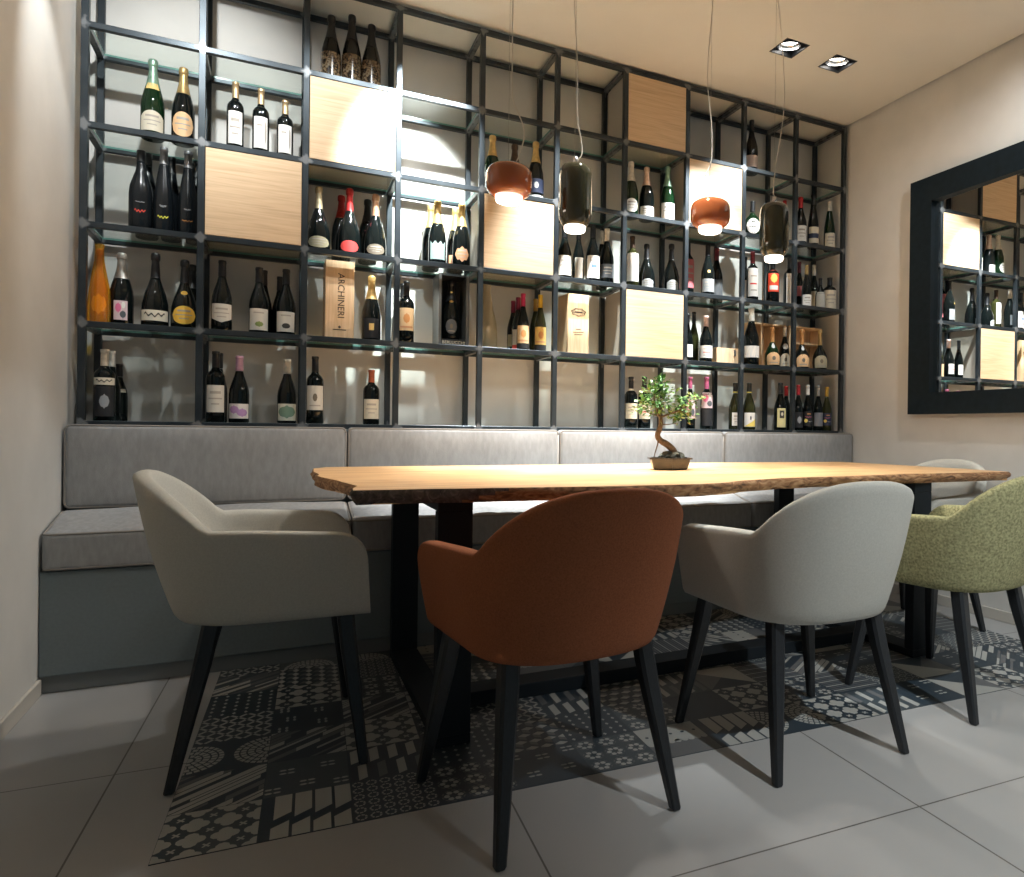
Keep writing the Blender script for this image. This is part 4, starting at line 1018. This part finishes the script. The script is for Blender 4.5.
def armchair(name, fabric, label, loc, rz, sc=(1, 1, 1)):
    t = thing(name, label, 'chair', (loc[0], loc[1], 0), rz, 'upholstered tub armchairs around the table')
    t.scale = sc
    Pt = plan(1.0); N = len(Pt); yf = Pt[0][1]
    def height(i):
        x, y, q = Pt[i]; h = ARM_Z+.016*sm(0, 1, (yf-y)/.33)
        k = max(0, (q-.45)/.55); h += (TOP_Z-ARM_Z-.016)*(k*k/(k+.07)*1.07)**.80
        d = yf-y
        if d < .07: h -= .07-math.sqrt(max(0, .07**2-(.07-d)**2))
        return min(h, TOP_Z)
    H = [height(i) for i in range(N)]
    def normals(P):
        out = []
        for i in range(N):
            a, b = P[max(i-1, 0)], P[min(i+1, N-1)]; tx, ty = b[0]-a[0], b[1]-a[1]; l = math.hypot(tx, ty) or 1
            out.append((-ty/l, tx/l))
        return out
    bm = bmesh.new(); rows = []
    def row(fz, th):
        """fz(i)->(s, z); th inward offset"""
        r = []
        for i in range(N):
            s, z = fz(i); P0, P1 = B0[i], Pt[i]
            x = P0[0]+(P1[0]-P0[0])*s; y = P0[1]+(P1[1]-P0[1])*s; nx, ny = NB0[i]
            bul = .010*math.sin(PI*min(1, max(0, s)))
            d = th-bul
            r.append(bm.verts.new((x-nx*d, y-ny*d, z)))
        return r
    B0 = plan(0.0); NB0 = normals(plan(.6))
    c = sum(p[0]*q[0]+p[1]*q[1] for p, q in zip(B0, NB0))
    if c < 0: NB0 = [(-a, -b) for a, b in NB0]
    full = TOP_Z-BOT_Z
    def lv(f): return lambda i: ((BOT_Z+(H[i]-BOT_Z)*f-BOT_Z)/full*(1.0 if H[i] > .7 else 1.0), BOT_Z+(H[i]-BOT_Z)*f)
    rows.append(row(lambda i: (0, BOT_Z), .050)); rows.append(row(lambda i: (0, BOT_Z), .016)); rows.append(row(lambda i: (.01, BOT_Z+.004), .006))
    rows.append(row(lambda i: (.03, BOT_Z+.016), 0))
    for f in (.12, .25, .38, .5, .62, .74, .84, .92, .97): rows.append(row(lv(f), 0))
    T = .046
    for f, d in ((.99, .004), (1.0, .012), (1.004, .023), (1.0, .034), (.99, .042)): rows.append(row(lv(f), d))
    for f in (.94, .86, .75, .62, .48, .34, .20): rows.append(row(lv(f), T+.012*(1-f)))
    for a, b in zip(rows, rows[1:]):
        for i in range(N-1): bm.faces.new((a[i], a[i+1], b[i+1], b[i])).smooth = True
    for i in (0, N-1):
        col = [r[i] for r in rows]
        m = len(col)
        a, b = 0, m-1
        while b-a > 2:
            try: bm.faces.new((col[a], col[a+1], col[b-1], col[b])).smooth = True
            except ValueError: pass
            a += 1; b -= 1
        if b-a == 2:
            try: bm.faces.new((col[a], col[a+1], col[b]))
            except ValueError: pass
    bmesh.ops.recalc_face_normals(bm, faces=bm.faces)
    obj('tub_shell', bm, fabric, t)
    bm = bmesh.new(); P = plan(.15); Nn = normals(P)
    if sum(p[0]*q[0]+p[1]*q[1] for p, q in zip(P, Nn)) < 0: Nn = [(-a, -b) for a, b in Nn]
    rg = []
    for z, d, fy in ((BOT_Z+.001, .036, -.012), (BOT_Z+.006, .034, -.004), (BOT_Z+.02, .034, 0), (SEAT_Z-.02, .036, 0), (SEAT_Z-.006, .038, -.006), (SEAT_Z, .044, -.018)):
        r = []
        for i in range(N):
            x, y = P[i][0]-Nn[i][0]*d, P[i][1]-Nn[i][1]*d
            r.append(bm.verts.new((x, min(y, P[0][1]-.002+fy) if P[i][2] == 0 else y, z)))
        rg.append(r)
    for a, b in zip(rg, rg[1:]):
        for i in range(N): bm.faces.new((a[i], a[(i+1) % N], b[(i+1) % N], b[i])).smooth = True
    bm.faces.new(rg[0][::-1]); cv = bm.verts.new((0, -.02, SEAT_Z+.014))
    for i in range(N): bm.faces.new((rg[-1][i], rg[-1][(i+1) % N], cv)).smooth = True
    bmesh.ops.recalc_face_normals(bm, faces=bm.faces)
    obj('seat', bm, fabric, t)
    for sx in (-1, 1):
        for top, bot in (((sx*.196, .180), (sx*.266, .2275)), ((sx*.176, -.140), (sx*.2275, -.2275))):
            bm = bmesh.new(); rr = []
            for z, w, k in ((BOT_Z+.012, .0225, 0), (BOT_Z-.10, .0215, .24), (.006, .0125, .985), (.0025, .0105, 1)):
                x, y = top[0]+(bot[0]-top[0])*k, top[1]+(bot[1]-top[1])*k; ch = .35
                r = []
                for ux, uy in ((-1,-1+ch),(-1+ch,-1),(1-ch,-1),(1,-1+ch),(1,1-ch),(1-ch,1),(-1+ch,1),(-1,1-ch)): r.append(bm.verts.new((x+w*ux, y+w*uy, z)))
                rr.append(r)
            for a, b in zip(rr, rr[1:]):
                for i in range(8): bm.faces.new((a[i], b[i], b[(i+1) % 8], a[(i+1) % 8]))
            bm.faces.new(rr[0]); bm.faces.new(rr[-1][::-1]); bmesh.ops.recalc_face_normals(bm, faces=bm.faces)
            obj('leg', bm, M['leg_dark'], t)
    return t
armchair('tub_armchair', M['fabric_beige'], 'beige tub armchair seen from its side at the end of the table', (-.004, 2.325), math.radians(-90))
armchair('tub_armchair', M['fabric_orange'], 'burnt orange tub armchair with its back to the viewer', (.632, 1.69), math.radians(5.5))
armchair('tub_armchair', M['fabric_beige'], 'beige tub armchair with its back to the viewer, between orange and green chairs', (1.410, 1.69), math.radians(-1))
armchair('tub_armchair', M['fabric_green'], 'mottled moss green tub armchair beside the beige one', (2.185, 1.765), math.radians(9))
armchair('tub_armchair', M['fabric_beige'], 'beige tub armchair at the far table end by the mirror wall', (2.735, 2.42), math.radians(92))

# ------------------------------------------------------------------ pendant lamps
def pendant(kind, x, ztop, cordpts, label):
    Y = 2.5
    t = thing('pendant_lamp', label, 'lamp', (x, Y, ztop), 0, 'blown glass pendant lamps over the table')
    if kind == 'orange':
        R, hh, rb = .084, .117, .049
        pr = [(0,.64),(.03,.73),(.10,.87),(.20,.96),(.34,1.0),(.58,1.0),(.74,.97),(.86,.885),(.94,.73),(.985,.48),(1,.18)]; shade = M['shade_orange']
    else:
        R, hh, rb = .064, .238, .041
        pr = [(0,.66),(.015,.72),(.05,.82),(.11,.93),(.18,.99),(.30,1.0),(.75,1.0),(.84,.985),(.91,.91),(.96,.76),(.99,.50),(1,.2)]; shade = M['shade_green']
    bm = bmesh.new(); sp = smooth_prof(pr, 2); lathe(bm, [(-hh+hh*z, R*r) for z, r in sp], 40, cap0=True); obj('shade', bm, shade, t)
    bm = bmesh.new(); lathe(bm, [(-hh-.021, rb*.82), (-hh-.018, rb*.94), (-hh-.009, rb), (-hh-.002, rb)], 28); obj('opal_diffuser', bm, M['opal'], t)
    bm = bmesh.new(); lathe(bm, [(-.002, .010), (.026 if kind == 'green' else .010, .010)], 14); obj('cap', bm, M['chrome'], t)
    bm = bmesh.new(); tube(bm, [(-.004, 0, .008), (-.004, 0, CEIL-ztop)], .0007, 6); obj('suspension_wire', bm, M['wire'], t)
    bm = bmesh.new(); pts = [(px-x, 0.004*math.sin(i*2.0), pz-ztop) for i, (px, pz) in enumerate(cordpts)]
    tube(bm, spline(pts, 8), .0022, 6); obj('power_cord', bm, M['cord'], t)
    bm = bmesh.new(); lathe(bm, [(CEIL-ztop-.022, .045), (CEIL-ztop-.018, .05), (CEIL-ztop-.001, .05)], 24); obj('ceiling_rose', bm, M['ceiling'], t)
    l = bpy.data.lights.new('pendant_light', 'SPOT'); l.energy = PEND_W; l.color = PEND_C; l.spot_size = math.radians(150); l.spot_blend = 0.9; l.shadow_soft_size = .04
    o = bpy.data.objects.new('pendant_light', l); COL.objects.link(o); o.location = (x, Y, ztop-hh-.030)
pendant('orange', .745, 1.888, [(.757, CEIL-.01), (.752, 2.49), (.751, 2.18), (.758, 2.12), (.800, 2.03), (.788, 1.95), (.768, 1.90), (.749, 1.888)], 'orange glass pendant lamp, the one nearer the plain wall')
pendant('green', 1.004, 1.938, [(.99, CEIL-.01), (.993, 2.56), (1.004, 2.334), (1.008, 2.125), (1.027, 2.035), (1.028, 1.98), (1.008, 1.945)], 'tall olive green glass pendant lamp, nearer the plain wall')
pendant('orange', 1.614, 1.899, [(1.622, CEIL-.01), (1.617, 2.74), (1.590, 2.417), (1.615, 2.214), (1.619, 2.067), (1.578, 1.976), (1.595, 1.91), (1.612, 1.899)], 'orange glass pendant lamp, between the two green ones')
pendant('green', 1.950, 1.939, [(1.957, CEIL-.01), (1.96, 2.83), (1.986, 2.579), (1.994, 2.359), (1.958, 2.108), (1.940, 1.993), (1.948, 1.965)], 'tall olive green glass pendant lamp, nearest the mirror wall')

# ------------------------------------------------------------------ recessed ceiling lights
for i, (sx, sy) in enumerate(SPOTS):
    t = thing('recessed_spotlight', ('square recessed spotlight in the ceiling, the one farther from the mirror wall', 'square recessed spotlight in the ceiling, the one closer to the mirror wall')[i], 'ceiling light', (sx, 2.8415, CEIL), 0, 'recessed ceiling spotlights')
    s = SPH-.001; bm = bmesh.new()
    box(bm, -s, -s+.006, -s, s, 0, .11); box(bm, s-.006, s, -s, s, 0, .11); box(bm, -s+.006, s-.006, -s, -s+.006, 0, .11); box(bm, -s+.006, s-.006, s-.006, s, 0, .11); box(bm, -s+.006, s-.006, -s+.006, s-.006, .10, .11)
    obj('housing', bm, M['can_black'], t)
    bm = bmesh.new(); lathe(bm, [(.0, .059), (.004, .061), (.026, .050), (.027, .040)], 28, cap0=False, cap1=False)
    g = obj('gimbal_reflector', bm, M['reflector'], t); g.rotation_euler = (.16, -.08, 0); g.location = (0, .003, .012)
    bm = bmesh.new(); lathe(bm, [(.020, .044), (.024, .044)], 26); q = obj('lamp_face', bm, M['lamp_face'], g)

# ------------------------------------------------------------------ mirror
MTILT = -0.8
def mirror():
    y1, z0, z1, fw = 2.848, 1.035, 2.339, .135; y0 = .75
    t = thing('wall_mirror', 'large wall mirror in a wide black frame reflecting the bottle shelves', 'mirror', (XR, (y0+y1)/2, z0))
    m = (y1-y0)/2; hh = z1-z0; bm = bmesh.new()
    def strip(o0, o1, i0, i1):
        a = [bm.verts.new((-.045, *o0)), bm.verts.new((-.045, *o1)), bm.verts.new((-.034, *i1)), bm.verts.new((-.034, *i0))]
        b = [bm.verts.new((-.001, p.co.y, p.co.z)) for p in a]
        bm.faces.new(a); bm.faces.new(b[::-1])
        for k in range(4): bm.faces.new((a[k], b[k], b[(k+1) % 4], a[(k+1) % 4]))
    O = [(-m, 0), (m, 0), (m, hh), (-m, hh)]; I = [(-m+fw, .118), (m-fw, .118), (m-fw, hh-.130), (-m+fw, hh-.130)]
    for k in range(4): strip(O[k], O[(k+1) % 4], I[k], I[(k+1) % 4])
    bmesh.ops.recalc_face_normals(bm, faces=bm.faces)
    obj('frame', bm, M['mirror_frame'], t)
    gl = obj('mirror_glass', BX(-.0165, -.0145, -m+fw-.01, m-fw+.01, .108, hh-.120), M['mirror'], t); gl.rotation_euler = (0, 0, math.radians(MTILT))
mirror()

# ------------------------------------------------------------------ bonsai
def bonsai():
    t = thing('bonsai', 'small bonsai tree in a bronze tray pot on the table', 'plant', (1.50, 2.53, TT+.001), 0)
    t.location = (1.463, 2.55, TT+.001)
    ox = 1.53
    bm = bmesh.new(); n = 6; rz = .22
    def hexr(sx, sy, z): return [bm.verts.new((sx*math.cos(2*PI*i/n+rz)+0, sy*math.sin(2*PI*i/n+rz), z)) for i in range(n)]
    rows = [hexr(.078, .060, 0), hexr(.086, .066, .006), hexr(.094, .072, .030), hexr(.096, .074, .042), hexr(.108, .084, .043), hexr(.108, .084, .050), hexr(.095, .072, .050), hexr(.092, .070, .040)]
    for a, b in zip(rows, rows[1:]):
        for i in range(n): bm.faces.new((a[i], a[(i+1) % n], b[(i+1) % n], b[i]))
    bm.faces.new(rows[0][::-1]); bm.faces.new(rows[-1])
    obj('tray_pot', bm, mat('bronze_glaze', (0.052, 0.040, 0.030), 0.30, noise=0.3, nscale=30, coat=0.3), t)
    R = random.Random(8)
    bm = bmesh.new(); r = bmesh.ops.create_icosphere(bm, subdivisions=3, radius=1)
    for v in r['verts']:
        k = 1+.22*math.sin(v.co.x*5+1)*math.sin(v.co.y*6)+.12*R.uniform(-1, 1)
        v.co = Vector((v.co.x*.056*k+.006, v.co.y*.04*k, v.co.z*.030*k+.048))
    obj('rock', bm, mat('mossy_rock', (0.10, 0.105, 0.085), 0.9, noise=0.6, nscale=60), t)
    bark = mat('bonsai_bark', (0.15, 0.10, 0.065), 0.9, noise=0.35, nscale=80, bump=0.6, bscale=150)
    Q = lambda l: [(x-ox, y, z-TT) for x, y, z in l]
    bm = bmesh.new()
    tube(bm, spline(Q([(1.552, 0, .815), (1.545, 0, .843), (1.515, 0, .868), (1.483, 0, .885), (1.470, 0, .905), (1.478, 0, .930), (1.485, 0, .955), (1.482, 0, .985)]), 5),
         [.017-.009*k/35 for k in range(36)], 8)
    for path, r0 in (([(1.482,0,.98),(1.470,.005,1.01),(1.458,.01,1.045),(1.455,.0,1.085)], .0065), ([(1.483,0,.98),(1.51,-.01,.992),(1.56,-.015,1.01),(1.61,-.01,1.035),(1.67,0,1.06)], .005), ([(1.482,0,.98),(1.495,.02,1.02),(1.50,.03,1.06)], .005),
                     ([(1.484,0,.95),(1.53,.015,.952),(1.58,.02,.958)], .003), ([(1.481,0,.985),(1.44,-.01,.992),(1.40,-.01,1.005)], .003), ([(1.474,0,.90),(1.466,-.01,.87),(1.455,-.012,.84),(1.445,-.012,.806)], .0035)):
        p = spline(Q(path), 4); tube(bm, p, [r0*(1-.6*k/len(p)) for k in range(len(p))], 6)
    obj('trunk', bm, bark, t)
    bm = bmesh.new(); mats = [mat('leaf_green', (0.055, 0.16, 0.03), 0.45, spec=0.4), mat('leaf_light', (0.13, 0.27, 0.06), 0.45, spec=0.4), mat('leaf_yellow', (0.26, 0.27, 0.07), 0.5)]
    def leaf(p, L, d, nrm, mi):
        d = d.normalized(); s = d.cross(nrm).normalized(); up = s.cross(d); w = L*.30
        a = bm.verts.new(p); b = bm.verts.new(p+d*L*.45+s*w+up*L*.06); c = bm.verts.new(p+d*L-up*L*.12); e = bm.verts.new(p+d*L*.45-s*w+up*L*.06); m = bm.verts.new(p+d*L*.5)
        for q in ((a, m, b), (b, m, c), (a, e, m), (e, c, m)):
            f = bm.faces.new(q); f.material_index = mi; f.smooth = True
    for cx, cy, cz, rx, rz_, num, w in ((1.462,0,1.062,.062,.058,150,(5,4,1)), (1.478,.01,1.122,.034,.022,34,(6,3,0)), (1.505,.02,1.045,.050,.050,70,(5,4,1)), (1.397,-.01,1.025,.034,.024,32,(2,5,3)), (1.375,0,1.008,.020,.012,10,(1,3,4)), (1.592,-.005,1.035,.048,.032,62,(5,4,1)),
                                        (1.655,0,1.068,.040,.016,26,(2,5,3)), (1.600,.01,.985,.046,.024,44,(2,4,4)), (1.555,.01,1.0,.030,.020,16,(3,4,2)), (1.470,0,1.0,.020,.02,10,(2,4,2))):
        for k in range(int(num*1.5)):
            v = Vector((R.gauss(0, .5), R.gauss(0, .5), R.gauss(0, .5)))
            p = Vector((cx-ox+v.x*rx, cy+v.y*rx*.9, cz-TT+v.z*rz_))
            d = Vector((v.x+R.uniform(-.6, .6), v.y+R.uniform(-.6, .6), v.z*.5+R.uniform(-.3, .5)))
            leaf(p, R.uniform(.018, .030), d if d.length > .1 else Vector((1, 0, .2)), Vector((R.uniform(-.4, .4), R.uniform(-.4, .4), 1)), R.choices((0, 1, 2), w)[0])
    o = obj('foliage', bm, None, t, mats=mats)
bonsai()
